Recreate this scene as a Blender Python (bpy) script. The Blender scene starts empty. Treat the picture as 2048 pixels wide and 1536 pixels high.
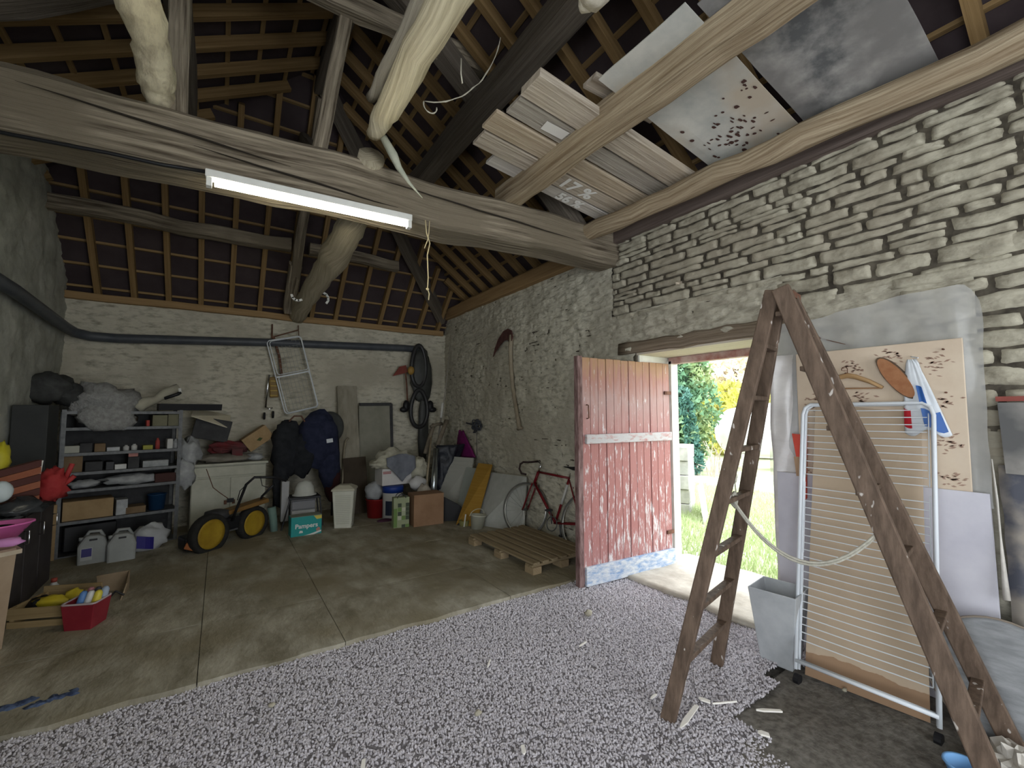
import bpy, bmesh, math, random
import numpy as np
from mathutils import Matrix, Vector, noise

# ---------------------------------------------------------------- camera, world, lights, exposure
SC = bpy.context.scene
COL = SC.collection
YAW, PITCH = math.radians(33.5), math.atan(57 / 880)      # metres; X to the right wall, Y to the back wall
cam_d = bpy.data.cameras.new('camera')
cam = bpy.data.objects.new('camera', cam_d)
COL.objects.link(cam)
cam.location = (0, 0, 1.55)
cam.rotation_euler = (math.radians(90) + PITCH, 0, -YAW)
cam_d.sensor_width = 36.0
cam_d.lens = 36.0 * 880 / 2048
cam_d.clip_start = 0.02
SC.camera = cam

W = bpy.data.worlds.new('overcast_sky')
SC.world = W
W.use_nodes = True
bgn = W.node_tree.nodes['Background']
bgn.inputs['Color'].default_value = (0.90, 0.95, 1.0, 1)   # even, bright overcast
bgn.inputs['Strength'].default_value = 4.4

SC.view_settings.view_transform = 'Standard'
SC.view_settings.look = 'None'
SC.view_settings.gamma = 1.0
SC.view_settings.use_curve_mapping = False
SC.view_settings.exposure = 0.55


def portal(name, loc, rot, sx, sy):
    l = bpy.data.lights.new(name, 'AREA')
    l.shape = 'RECTANGLE'
    l.size, l.size_y = sx, sy
    l.cycles.is_portal = True
    o = bpy.data.objects.new(name, l)
    o.location, o.rotation_euler = loc, rot
    COL.objects.link(o)


portal('door_portal', (4.1, 2.28, 1.0), (0, math.radians(90), 0), 2.4, 1.5)
portal('rear_portal', (1.8, -2.65, 1.5), (math.radians(90), 0, 0), 2.6, 3.0)
portal('side_portal', (-1.6, -1.0, 1.45), (0, math.radians(-90), 0), 3.0, 3.0)

random.seed(7)
R = random.random


def U(a, b):
    return a + (b - a) * random.random()


# ---------------------------------------------------------------- materials
MATS = {}


def mat(name, c1, c2=None, sc=6.0, rough=.8, bump=0.0, metal=0.0, st=(1, 1, 1), uv=False, spec=.3, det=6.0,
        c3=None, sc3=1.2, alpha=1.0, emit=None, trans=0.0, lo=.35, hi=.65, bsc=None):
    """Principled material; c1/c2 mottle by stretched noise, c3 large patches."""
    if name in MATS:
        return MATS[name]
    m = bpy.data.materials.new(name)
    m.use_nodes = True
    nt = m.node_tree
    N, L = nt.nodes, nt.links
    b = N['Principled BSDF']
    b.inputs['Roughness'].default_value = rough
    b.inputs['Metallic'].default_value = metal
    b.inputs['Specular IOR Level'].default_value = spec
    b.inputs['Alpha'].default_value = alpha
    b.inputs['Transmission Weight'].default_value = trans
    c1 = tuple(c1) + (1,)
    b.inputs['Base Color'].default_value = c1
    if emit:
        b.inputs['Emission Color'].default_value = tuple(emit[:3]) + (1,)
        b.inputs['Emission Strength'].default_value = emit[3]
    if c2 is not None or bump:
        tc = N.new('ShaderNodeTexCoord')
        mp = N.new('ShaderNodeMapping')
        mp.inputs['Scale'].default_value = st
        L.new(tc.outputs['UV' if uv else 'Object'], mp.inputs['Vector'])
        nz = N.new('ShaderNodeTexNoise')
        nz.inputs['Scale'].default_value = sc
        nz.inputs['Detail'].default_value = det
        nz.inputs['Roughness'].default_value = .62
        L.new(mp.outputs['Vector'], nz.inputs['Vector'])
        if c2 is not None:
            rp = N.new('ShaderNodeValToRGB')
            rp.color_ramp.elements[0].position = lo
            rp.color_ramp.elements[1].position = hi
            rp.color_ramp.elements[0].color = c1
            rp.color_ramp.elements[1].color = tuple(c2) + (1,)
            L.new(nz.outputs['Fac'], rp.inputs['Fac'])
            out = rp.outputs['Color']
            if c3 is not None:
                n3 = N.new('ShaderNodeTexNoise')
                n3.inputs['Scale'].default_value = sc3
                n3.inputs['Detail'].default_value = 5
                L.new(tc.outputs['Object'], n3.inputs['Vector'])
                r3 = N.new('ShaderNodeValToRGB')
                r3.color_ramp.elements[0].position = .47
                r3.color_ramp.elements[1].position = .62
                L.new(n3.outputs['Fac'], r3.inputs['Fac'])
                mx = N.new('ShaderNodeMixRGB')
                mx.inputs['Color2'].default_value = tuple(c3) + (1,)
                L.new(r3.outputs['Color'], mx.inputs['Fac'])
                L.new(out, mx.inputs['Color1'])
                out = mx.outputs['Color']
            L.new(out, b.inputs['Base Color'])
        if bump:
            bp = N.new('ShaderNodeBump')
            bp.inputs['Strength'].default_value = min(1.0, bump)
            bp.inputs['Distance'].default_value = .02
            src = nz
            if bsc:
                src = N.new('ShaderNodeTexNoise')
                src.inputs['Scale'].default_value = bsc
                src.inputs['Detail'].default_value = 6
                L.new(mp.outputs['Vector'], src.inputs['Vector'])
            L.new(src.outputs['Fac'], bp.inputs['Height'])
            L.new(bp.outputs['Normal'], b.inputs['Normal'])
    MATS[name] = m
    return m


def wood(name, c1, c2, rough=.85, bump=.5, sc=1.0, c3=None, lo=.3, hi=.7):
    return mat(name, c1, c2, sc=sc, st=(1.3, 38, 38), uv=True, rough=rough, bump=bump, spec=.15, c3=c3, sc3=1.6, lo=lo, hi=hi)


# ---------------------------------------------------------------- mesh builder
class MB:
    """Collects shapes in world metres (through the matrix T) for ONE mesh object."""

    def __init__(self, T=None):
        self.v, self.f, self.uv = [], [], []
        self.T = T or Matrix.Identity(4)

    def add(self, vs, fs, uvs=None):
        o = len(self.v)
        self.v += [tuple(self.T @ Vector(p)) for p in vs]
        for i, f in enumerate(fs):
            self.f.append(tuple(k + o for k in f))
            self.uv.append(uvs[i] if uvs else [(vs[k][0] + vs[k][2], vs[k][1] + vs[k][2]) for k in f])
        return self

    def box(self, c, s, M=None, seed=0):
        x, y, z = s[0] / 2, s[1] / 2, s[2] / 2
        M = M or Matrix.Identity(3)
        loc = [(-x, -y, -z), (x, -y, -z), (x, y, -z), (-x, y, -z), (-x, -y, z), (x, -y, z), (x, y, z), (-x, y, z)]
        fs = [(3, 2, 1, 0), (4, 5, 6, 7), (0, 1, 5, 4), (1, 2, 6, 5), (2, 3, 7, 6), (3, 0, 4, 7)]
        ax = max(range(3), key=lambda i: s[i])
        o = [i for i in range(3) if i != ax]
        q = R() * 9
        uv = [[(loc[k][ax] + q, loc[k][o[0]] + loc[k][o[1]] * 1.01 + q * 3) for k in f] for f in fs]
        vs = [tuple(M @ Vector(p) + Vector(c)) for p in loc]
        return self.add(vs, fs, uv)

    def bar(self, p, q, w, h, up=(0, 0, 1)):
        """Box from p to q, w across, h along up."""
        p, q = Vector(p), Vector(q)
        d = (q - p)
        x = d.normalized()
        y = Vector(up).cross(x)
        if y.length < 1e-4:
            y = Vector((0, 1, 0)).cross(x)
        y.normalize()
        z = x.cross(y)
        M = Matrix((x, y, z)).transposed()
        return self.box((p + q) / 2, (d.length, w, h), M)

    def tube(self, path, r, n=8, cap=True, closed=False, sec=None, jit=0.0):
        """Round (or sec-shaped) sweep along path; r a number or a list."""
        P = [Vector(p) for p in path]
        m = len(P)
        rs = r if isinstance(r, (list, tuple)) else [r] * m
        vs, uvs = [], []
        nrm = None
        ln = 0
        q = R() * 7
        for i, p in enumerate(P):
            if closed:
                t = (P[(i + 1) % m] - P[i - 1]).normalized()
            else:
                t = (P[min(i + 1, m - 1)] - P[max(i - 1, 0)]).normalized()
            if nrm is None:
                a = Vector((0, 0, 1)) if abs(t.z) < .9 else Vector((0, 1, 0))
                nrm = a.cross(t).normalized()
            nrm = (nrm - t * nrm.dot(t)).normalized()
            bn = t.cross(nrm)
            if i:
                ln += (P[i] - P[i - 1]).length
            for k in range(n):
                if sec:
                    a, b = sec[k]
                else:
                    th = 2 * math.pi * k / n
                    a, b = math.cos(th), math.sin(th)
                jj = 1 + (random.uniform(-jit, jit) if jit else 0)
                vs.append(p + (nrm * a + bn * b) * rs[i] * jj)
                uvs.append((ln + q, k / n * 2 * math.pi * rs[i] + q))
        fs, fu = [], []
        e = m if closed else m - 1
        for i in range(e):
            j = (i + 1) % m
            for k in range(n):
                k2 = (k + 1) % n
                f = (i * n + k, i * n + k2, j * n + k2, j * n + k)
                fs.append(f)
                w = 2 * math.pi * rs[i] / n
                fu.append([uvs[f[0]], (uvs[f[0]][0], uvs[f[0]][1] + w), (uvs[f[3]][0], uvs[f[3]][1] + w), uvs[f[3]]])
        if cap and not closed:
            fs.append(tuple(range(n - 1, -1, -1)))
            fs.append(tuple((m - 1) * n + k for k in range(n)))
            fu += [[(a * .3, b) for a, b in [uvs[k] for k in fs[-2]]], [(a * .3, b) for a, b in [uvs[k] for k in fs[-1]]]]
        return self.add([tuple(v) for v in vs], fs, fu)

    def lathe(self, prof, c=(0, 0, 0), n=20, sx=1, sy=1, cap=True):
        vs = [(c[0] + r * sx * math.cos(2 * math.pi * k / n), c[1] + r * sy * math.sin(2 * math.pi * k / n), c[2] + z)
              for r, z in prof for k in range(n)]
        fs = [(i * n + k, i * n + (k + 1) % n, (i + 1) * n + (k + 1) % n, (i + 1) * n + k)
              for i in range(len(prof) - 1) for k in range(n)]
        if cap:
            fs.append(tuple(range(n - 1, -1, -1)))
            fs.append(tuple((len(prof) - 1) * n + k for k in range(n)))
        return self.add(vs, fs)

    def prism(self, poly, axis, a, b):
        """Polygon (2D) pulled from a to b along axis 0/1/2; the 2D axes are the other two in order."""
        n = len(poly)

        def p3(q, d):
            l = list(q)
            l.insert(axis, d)
            return tuple(l)
        vs = [p3(q, a) for q in poly] + [p3(q, b) for q in poly]
        fs = [tuple(range(n - 1, -1, -1)), tuple(range(n, 2 * n))] + [(k, (k + 1) % n, n + (k + 1) % n, n + k) for k in range(n)]
        return self.add(vs, fs)

    def quad(self, a, b, c, d, th=.004):
        """Thin slab on four corners."""
        a, b, c, d = map(Vector, (a, b, c, d))
        nn = (b - a).cross(d - a).normalized() * th
        vs = [a, b, c, d, a + nn, b + nn, c + nn, d + nn]
        fs = [(3, 2, 1, 0), (4, 5, 6, 7), (0, 1, 5, 4), (1, 2, 6, 5), (2, 3, 7, 6), (3, 0, 4, 7)]
        u, w = (b - a).length, (d - a).length
        q = R() * 5
        uv = [[(q, w), (u + q, w), (u + q, 0), (q, 0)]] * 2 + [[(q, 0), (u + q, 0), (u + q, th), (q, th)]] * 4
        return self.add([tuple(v) for v in vs], fs, uv)

    def sheet(self, fn, nu, nv, th=0.0):
        """Surface fn(u, v) with u, v in 0..1; th gives it a back."""
        vs = [tuple(fn(i / nu, j / nv)) for j in range(nv + 1) for i in range(nu + 1)]
        w = nu + 1
        fs = [(j * w + i, j * w + i + 1, (j + 1) * w + i + 1, (j + 1) * w + i) for j in range(nv) for i in range(nu)]
        uv = [[((k % w) / nu, (k // w) / nv) for k in f] for f in fs]
        return self.add(vs, fs, uv)

    def blob(self, c, r, nu=14, nv=9, amp=.12, fr=2.2, seed=0, flat=None):
        """Lumpy ellipsoid (sacks, bundles, cloth heaps)."""
        vs = []
        for j in range(nv + 1):
            ph = math.pi * j / nv
            for i in range(nu):
                th = 2 * math.pi * i / nu
                d = Vector((math.sin(ph) * math.cos(th), math.sin(ph) * math.sin(th), math.cos(ph)))
                k = 1 + amp * noise.noise(d * fr + Vector((seed, seed * 2.3, 0))) * 2 + amp * .5 * noise.noise(d * fr * 3.1 + Vector((seed, 0, 5)))
                p = Vector((d.x * r[0], d.y * r[1], d.z * r[2])) * k
                if flat is not None and p.z < flat:
                    p.z = flat
                vs.append(tuple(p + Vector(c)))
        fs = [(j * nu + i, (j + 1) * nu + i, (j + 1) * nu + (i + 1) % nu, j * nu + (i + 1) % nu) for j in range(nv) for i in range(nu)]
        return self.add(vs, fs)

    def obj(self, name, m, root=None, smooth=False, bev=0.0, sub=0, label=None, solid=0.0):
        me = bpy.data.meshes.new(name)
        o = bpy.data.objects.new(name, me)
        off = Vector((0, 0, 0))
        if root is not None:
            r, off = root, Vector((0, 0, 0))
            while r is not None:
                off += Vector(r.location)
                r = r.parent
            o.parent = root
        else:
            xs = np.array(self.v)
            off = Vector((float(xs[:, 0].mean()), float(xs[:, 1].mean()), float(xs[:, 2].min())))
            o.location = off
        me.from_pydata([(p[0] - off.x, p[1] - off.y, p[2] - off.z) for p in self.v], [], self.f)
        ul = me.uv_layers.new(name='UVMap')
        flat = [c for f in self.uv for q in f for c in q]
        ul.data.foreach_set('uv', flat)
        ms = m if isinstance(m, (list, tuple)) else [m]
        for k in ms:
            me.materials.append(k)
        if smooth:
            me.polygons.foreach_set('use_smooth', [True] * len(me.polygons))
        me.update()
        COL.objects.link(o)
        if solid:
            md = o.modifiers.new('s', 'SOLIDIFY')
            md.thickness = solid
        if bev:
            md = o.modifiers.new('b', 'BEVEL')
            md.width, md.segments, md.limit_method = bev, 2, 'ANGLE'
        if sub:
            md = o.modifiers.new('u', 'SUBSURF')
            md.levels = md.render_levels = sub
        if label:
            o['label'] = label
        return o


def thing(name, label, cat, loc, group=None, kind=None):
    o = bpy.data.objects.new(name, None)
    o.empty_display_size = .1
    o.location = loc
    COL.objects.link(o)
    o['label'], o['category'] = label, cat
    if group:
        o['group'] = group
    if kind:
        o['kind'] = kind
    return o


def tag(o, label=None, cat=None, group=None, kind=None):
    for k, v in (('label', label), ('category', cat), ('group', group), ('kind', kind)):
        if v:
            o[k] = v
    return o


def frame(x, y, z=0.0, deg=0.0):
    return Matrix.Translation((x, y, z)) @ Matrix.Rotation(math.radians(deg), 4, 'Z')


def text(body, size, M, m, name='lettering', root=None, ext=.001, bold=0.0, shear=0.0):
    c = bpy.data.curves.new(name, 'FONT')
    c.body, c.size, c.extrude, c.offset, c.shear = body, size, ext, bold, shear
    c.align_x = 'CENTER'
    c.align_y = 'CENTER'
    c.resolution_u = 3
    o = bpy.data.objects.new(name, c)
    c.materials.append(m)
    if root is not None:
        M = Matrix.Translation(-Vector(root.location)) @ M
    COL.objects.link(o)
    bpy.context.view_layer.update()
    me = bpy.data.meshes.new_from_object(o.evaluated_get(bpy.context.evaluated_depsgraph_get()))
    q = bpy.data.objects.new(name, me)
    bpy.data.objects.remove(o)
    if root is not None:
        q.parent = root
    q.matrix_local = M
    COL.objects.link(q)
    return q


def arc(c, r, a0, a1, n, ax=(1, 0, 0), ay=(0, 0, 1)):
    c, ax, ay = Vector(c), Vector(ax), Vector(ay)
    return [c + ax * r * math.cos(math.radians(a0 + (a1 - a0) * i / n)) + ay * r * math.sin(math.radians(a0 + (a1 - a0) * i / n)) for i in range(n + 1)]


def rrect(w, h, r, n=4):
    """Rounded rectangle outline, centred."""
    pts = []
    for cx, cy, a in ((w / 2 - r, h / 2 - r, 0), (-w / 2 + r, h / 2 - r, 90), (-w / 2 + r, -h / 2 + r, 180), (w / 2 - r, -h / 2 + r, 270)):
        for i in range(n + 1):
            t = math.radians(a + 90 * i / n)
            pts.append((cx + r * math.cos(t), cy + r * math.sin(t)))
    return pts


# palette
OAK = wood('old_oak', (.085, .066, .046), (.37, .315, .235), bump=1.0, c3=(.215, .18, .13), lo=.36, hi=.62)
OAKD = wood('dark_oak', (.085, .07, .055), (.17, .145, .115), bump=.8)
OAKL = wood('pale_log', (.44, .37, .23), (.80, .72, .52), bump=1.0, lo=.3, hi=.6)
JOIST = wood('joist_wood', (.20, .14, .082), (.47, .385, .265), bump=.9, lo=.33, hi=.62)
RAFT = wood('new_rafter', (.17, .105, .042), (.28, .185, .085), bump=.25)
BATT = wood('batten_pine', (.21, .135, .06), (.32, .22, .105), bump=.2)
PLATE = wood('plate_pine', (.25, .155, .07), (.36, .24, .12), bump=.25)
BOARD = wood('grey_board', (.29, .235, .175), (.60, .53, .435), bump=.6, c3=(.48, .40, .30), lo=.32, hi=.64)
UNDER = mat('underlay', (.040, .028, .030), (.06, .045, .047), sc=3, rough=.9)
STONE = mat('limewashed_stone', (.19, .17, .125), (.46, .43, .34), sc=6, st=(1, 1, 1.4), rough=.92, bump=.5, c3=(.345, .31, .24), bsc=22, spec=.1, lo=.28, hi=.55)
MORTAR = mat('joint_earth', (.045, .038, .03), (.12, .105, .08), sc=14, rough=.95)
RENDER = mat('limewash_render', (.20, .185, .14), (.58, .55, .45), sc=7, st=(1, 1, 2.6), rough=.93, bump=1.0, c3=(.44, .41, .33), bsc=13, spec=.1, lo=.26, hi=.52)
PLASTER = mat('grey_plaster', (.30, .305, .265), (.46, .465, .41), sc=3.0, rough=.93, bump=.6, bsc=12, spec=.1)
SLAB = mat('worn_concrete', (.155, .135, .09), (.50, .47, .385), sc=3.0, rough=.86, bump=.55, c3=(.235, .205, .14), sc3=1.3, bsc=14, spec=.12, lo=.28, hi=.78, st=(1.6, .8, 1), det=10.0)
EARTH = mat('bare_earth', (.105, .095, .08), (.215, .2, .175), sc=26, rough=.95, bump=.6)
GRAV = mat('gravel', (.36, .335, .352), (.70, .67, .71), sc=40, rough=.75, bump=.0, lo=.30, hi=.70)
WHITE = mat('white_paint', (.72, .72, .68), (.80, .80, .76), sc=8, rough=.5)
BLACK = mat('black_plastic', (.012, .012, .014), rough=.45)
STEEL = mat('grey_steel', (.085, .088, .09), (.14, .143, .145), sc=20, rough=.5, metal=.4)
CHROME = mat('chrome', (.75, .76, .78), rough=.18, metal=1.0)
CARD = mat('cardboard', (.30, .20, .10), (.37, .255, .135), sc=9, rough=.9)
RED = mat('red_plastic', (.42, .02, .015), rough=.45)
RUST = mat('rusty_iron', (.10, .045, .03), (.20, .10, .065), sc=18, rough=.85, metal=.2, bump=.4)
NAVY = mat('navy_cloth', (.010, .013, .032), (.022, .026, .055), sc=12, rough=.95)
DARK = mat('dark_grey', (.03, .03, .032), (.05, .05, .052), sc=9, rough=.7)
# ---------------------------------------------------------------- rubble height fields
rng = np.random.default_rng(3)


def vnoise(u, v, s, seed):
    """Smooth value noise on arrays."""
    a = np.random.default_rng(seed).random((64, 64))
    x, y = u * s, v * s
    i, j = np.floor(x).astype(int), np.floor(y).astype(int)
    fx, fy = x - i, y - j
    fx, fy = fx * fx * (3 - 2 * fx), fy * fy * (3 - 2 * fy)
    g = lambda p, q: a[p % 64, q % 64]
    return (g(i, j) * (1 - fx) + g(i + 1, j) * fx) * (1 - fy) + (g(i, j + 1) * (1 - fx) + g(i + 1, j + 1) * fx) * fy


def courses(u0, u1, z0, z1, hmin, hmax, lmin, lmax, rnd):
    """Random stone courses -> list of (ua, ub, za, zb)."""
    out, z = [], z0
    while z < z1:
        h = rnd.uniform(hmin, hmax)
        u = u0 - rnd.uniform(0, lmax)
        while u < u1:
            l = rnd.uniform(lmin, lmax)
            if rnd.random() < .15:
                l *= 1.5
            if rnd.random() < .14 and h > hmin * 1.4:
                hh = h * rnd.uniform(.42, .58)
                out += [(u, u + l, z, z + hh), (u, u + l, z + hh, z + h)]
            else:
                out.append((u, u + l, z, z + h))
            u += l
        z += h
    return out


def rubble(name, P, u0, u1, z0f, z1f, step, depth, m, root, seed, holes=(), hs=(.05, .10), ls=(.14, .42), soft=.02, lump=.02):
    """Wall face as real relief: P(u, d, z) -> point, d out of the wall. z1f(u) is the top."""
    rnd = random.Random(seed)
    zmax = max(z1f(u0), z1f(u1))
    st = courses(u0, u1, z0f, zmax, hs[0], hs[1], ls[0], ls[1], rnd)
    nu, nz = int((u1 - u0) / step), int((zmax - z0f) / step)
    uu = np.linspace(u0, u1, nu + 1)
    zz = np.linspace(0, 1, nz + 1)
    Ug, Tg = np.meshgrid(uu, zz)
    top = z1f(u0) + (z1f(u1) - z1f(u0)) * (Ug - u0) / (u1 - u0)
    Zg = z0f + (top - z0f) * Tg
    wob = (vnoise(Ug + 9, Zg + 9, 3.0, seed) - .5) * .07
    wob2 = (vnoise(Ug + 5, Zg + 3, 4.0, seed + 1) - .5) * .05
    h = np.zeros_like(Ug)
    Uw, Zw = Ug + wob2, Zg + wob
    for a, b, c, d in st:
        k = (Uw >= a) & (Uw < b) & (Zw >= c) & (Zw < d)
        if not k.any():
            continue
        e = np.minimum(np.minimum(Uw[k] - a, b - Uw[k]), np.minimum(Zw[k] - c, d - Zw[k]))
        t = np.clip(e / soft, 0, 1)
        h[k] = (t * t * (3 - 2 * t)) * depth * rnd.uniform(.45, 1.25)
    h += (vnoise(Ug + 2, Zg + 7, 5, seed + 2) - .5) * lump + (vnoise(Ug + 2, Zg * 2.5 + 7, 14, seed + 3) - .5) * lump * .8 + (vnoise(Ug, Zg * 2, 30, seed + 5) - .5) * lump * .5
    b = MB()
    vs = [P(u, d, z) for u, d, z in zip(Ug.ravel(), h.ravel(), Zg.ravel())]
    w = nu + 1
    fs = []
    for j in range(nz):
        for i in range(nu):
            uc, zc = (Ug[j, i] + Ug[j, i + 1]) / 2, (Zg[j, i] + Zg[j + 1, i]) / 2
            if any(p < uc < q and r < zc < s for p, q, r, s in holes):
                continue
            fs.append((j * w + i, j * w + i + 1, (j + 1) * w + i + 1, (j + 1) * w + i))
    b.add(vs, fs)
    o = b.obj(name, m, root, smooth=True)
    return o


XR, YB, XL = 3.43, 7.41, -1.62
SR, SB, SL = .72, 1.04, .55          # slopes
ZR, ZB, RX, RZ = 3.62, 3.12, .85, 5.478


def zr(x): return ZR + SR * (XR - x)
def zl(x): return RZ - SL * (RX - x)
def zb(y): return ZB + SB * (YB - y)


# ---------------------------------------------------------------- floor
floor = thing('floor', 'cracked concrete slabs with gravel in front', 'floor', (0, 0, 0), kind='structure')
floor.pop('category')
MB().prism([(-2.2, -3.2), (4.3, -3.2), (4.3, 7.9), (-2.2, 7.9)], 2, -.3, -.035).obj('ground_base', EARTH, floor)
gx = [-2.1, -.055, .745, 2.05, 3.45]
gy = [3.16, 3.95, 4.95, 6.1, 7.6]
for i in range(4):
    for j in range(4):
        a, b_, c, d = gx[i] + .003, gx[i + 1] - .003, gy[j] + .003, gy[j + 1] - .003
        if j == 0:
            c = 3.12
        s = MB()
        nx, ny = 14, 12
        k = i * 5 + j

        def f(u, v):
            x, y = a + (b_ - a) * u, c + (d - c) * v
            e = min(u, 1 - u, v, 1 - v)
            z = .003 * noise.noise(Vector((x * 2.2, y * 2.2, k))) - (.002 if e < .001 else 0)
            if j == 0 and v == 0:
                y += .035 * noise.noise(Vector((x * 4, 3, 0)))
            return (x, y, z)
        s.sheet(f, nx, ny)
        s.obj('slab', SLAB, floor, solid=-.04)
# door sill slab and dirt
s = MB()
s.sheet(lambda u, v: (3.22 + 1.05 * u + .05 * noise.noise(Vector((v * 5, 1, 0))), 1.50 + 1.5 * v, -.012 + .02 * noise.noise(Vector((u * 3, v * 6, 2))) - .04 * max(0, u - .75)), 14, 18)
s.obj('sill_slab', mat('pale_sill', (.40, .36, .30), (.60, .56, .48), sc=5, rough=.9, bump=.5), floor, smooth=True, solid=-.05)
s = MB()
s.sheet(lambda u, v: (1.35 + 2.1 * u, -.6 + 2.0 * v, -.004 + .02 * noise.noise(Vector((u * 4, v * 4, 8))) - .03 * (max(0, .25 - u) + max(0, v - .85))), 30, 30)
s.obj('dirt_patch', EARTH, floor, smooth=True)
# cracks and litter on the slabs
rr = random.Random(17)
b = MB()
for cx, cy, a, l in ((.72, 3.25, 100, .5), (-.10, 3.5, 20, .6), (.30, 3.42, 60, .4), (-.3, 3.6, 170, .7), (1.25, 3.55, 140, .7), (.5, 4.3, 30, .9), (1.6, 4.2, 100, .6), (-.6, 4.0, 65, .5), (1.1, 4.9, 10, .8), (2.0, 4.9, 75, .6)):
    p = Vector((cx, cy, .002))
    P = [p.copy()]
    for k in range(9):
        a += rr.uniform(-38, 38)
        p = p + Vector((math.cos(math.radians(a)), math.sin(math.radians(a)), 0)) * l / 9
        P.append(p.copy())
    b.tube(P, [rr.uniform(.001, .0055) for _ in P], n=5)
b.obj('crack', mat('crack_earth', (.05, .045, .035), rough=1), floor)
b = MB()
for k in range(330):
    x, y = rr.uniform(-1.0, 2.6), 3.15 + abs(rr.gauss(0, 1.1))
    s_, a = rr.uniform(.004, .02), rr.uniform(0, 6.3)
    c_, d_ = math.cos(a) * s_, math.sin(a) * s_
    w_ = rr.uniform(.15, .5)
    b.add([(x - c_, y - d_, .004), (x - d_ * w_, y + c_ * w_, .009), (x + c_, y + d_, .004), (x + d_ * w_, y - c_ * w_, .006)], [(0, 1, 2), (0, 2, 3)])
lt = b.obj('litter', mat('brown_litter', (.035, .028, .02), (.16, .13, .09), sc=2, lo=.4, hi=.6), floor)
lt['kind'] = 'stuff'
# gravel: a low bed with pebbles scattered on it
gpoly = [(-2.1, -2.9), (4.0, -2.9), (4.0, 1.35), (3.3, 1.55), (3.25, 2.95), (2.72, 3.12), (2.3, 3.24), (1.84, 3.32), (1.3, 3.30), (.8, 3.24), (.3, 3.20), (-.17, 3.16), (-.8, 3.15), (-2.1, 3.14)]


def inpoly(x, y, P):
    c = False
    for i in range(len(P)):
        (x1, y1), (x2, y2) = P[i - 1], P[i]
        if (y1 > y) != (y2 > y) and x < (x2 - x1) * (y - y1) / (y2 - y1) + x1:
            c = not c
    return c


def bare(x, y):
    """bare trodden earth beside the drying rack"""
    n = .16 * noise.noise(Vector((x * 3, y * 3, 4)))
    return x > 2.05 + .55 * max(0, .9 - y) * -1 + n + .45 * abs(y - .9) and y < 1.35 + n and x > 2.2 + n and .05 < y + n


b = MB()
n = 62
gv, gf = {}, []
vs = []
for j in range(n + 1):
    for i in range(n + 1):
        x, y = -2.1 + 6.1 * i / n, -2.9 + 6.25 * j / n
        gv[i, j] = len(vs)
        z = .006 + .014 * noise.noise(Vector((x * 1.6, y * 1.6, 0)))
        vs.append((x, y, z))
for j in range(n):
    for i in range(n):
        x, y = -2.1 + 6.1 * (i + .5) / n, -2.9 + 6.25 * (j + .5) / n
        if y > -1.1 and inpoly(x, y, gpoly) and not bare(x, y):
            gf.append((gv[i, j], gv[i + 1, j], gv[i + 1, j + 1], gv[i, j + 1]))
b.add(vs, gf)
bed = b.obj('gravel', mat('gravel_fines', (.14, .13, .14), (.28, .265, .28), sc=60, rough=.9, bump=.5), None, smooth=True)
tag(bed, 'loose grey gravel spread over the front half of the floor', 'gravel', kind='stuff')


def scatter(o, dens, rad, m, smin, smax, verts=None, seed=1, flat=(1, .62, .55), upright=False, mesh_obj=None):
    """Geometry nodes: small pieces over the faces of o, the surface kept."""
    g = bpy.data.node_groups.new('scatter', 'GeometryNodeTree')
    g.interface.new_socket('Geometry', in_out='INPUT', socket_type='NodeSocketGeometry')
    g.interface.new_socket('Geometry', in_out='OUTPUT', socket_type='NodeSocketGeometry')
    N, L = g.nodes, g.links
    gi, go = N.new('NodeGroupInput'), N.new('NodeGroupOutput')
    dp = N.new('GeometryNodeDistributePointsOnFaces')
    dp.inputs['Density'].default_value = dens
    dp.inputs['Seed'].default_value = seed
    L.new(gi.outputs[0], dp.inputs['Mesh'])
    ip = N.new('GeometryNodeInstanceOnPoints')
    L.new(dp.outputs['Points'], ip.inputs['Points'])
    if verts is None:
        pm = N.new('GeometryNodeMeshIcoSphere')
        pm.inputs['Radius'].default_value = rad
        pm.inputs['Subdivisions'].default_value = 2
        tr = N.new('GeometryNodeTransform')
        tr.inputs['Scale'].default_value = flat
        L.new(pm.outputs['Mesh'], tr.inputs['Geometry'])
        sm = N.new('GeometryNodeSetMaterial')
        sm.inputs['Material'].default_value = m
        L.new(tr.outputs['Geometry'], sm.inputs['Geometry'])
    else:
        pm = N.new('GeometryNodeMeshCone')
        pm.inputs['Vertices'].default_value = 3
        pm.inputs['Radius Bottom'].default_value = rad
        pm.inputs['Radius Top'].default_value = 0.0005
        pm.inputs['Depth'].default_value = verts
        sm = N.new('GeometryNodeSetMaterial')
        sm.inputs['Material'].default_value = m
        L.new(pm.outputs['Mesh'], sm.inputs['Geometry'])
    L.new(sm.outputs['Geometry'], ip.inputs['Instance'])
    rv = N.new('FunctionNodeRandomValue')
    rv.data_type = 'FLOAT_VECTOR'
    lim = .5 if upright else 3.14
    rv.inputs['Min'].default_value = (-lim, -lim, -3.14)
    rv.inputs['Max'].default_value = (lim, lim, 3.14)
    L.new(rv.outputs['Value'], ip.inputs['Rotation'])
    rs = N.new('FunctionNodeRandomValue')
    rs.data_type = 'FLOAT'
    rs.inputs[2].default_value, rs.inputs[3].default_value = smin, smax
    rs.inputs['Seed'].default_value = 5
    L.new(rs.outputs[1], ip.inputs['Scale'])
    jn = N.new('GeometryNodeJoinGeometry')
    L.new(gi.outputs[0], jn.inputs[0])
    L.new(ip.outputs[0], jn.inputs[0])
    L.new(jn.outputs[0], go.inputs[0])
    md = o.modifiers.new('scatter', 'NODES')
    md.node_group = g


scatter(bed, 9500, .0068, GRAV, .5, 1.55, flat=(1.35, .62, .6))

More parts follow.
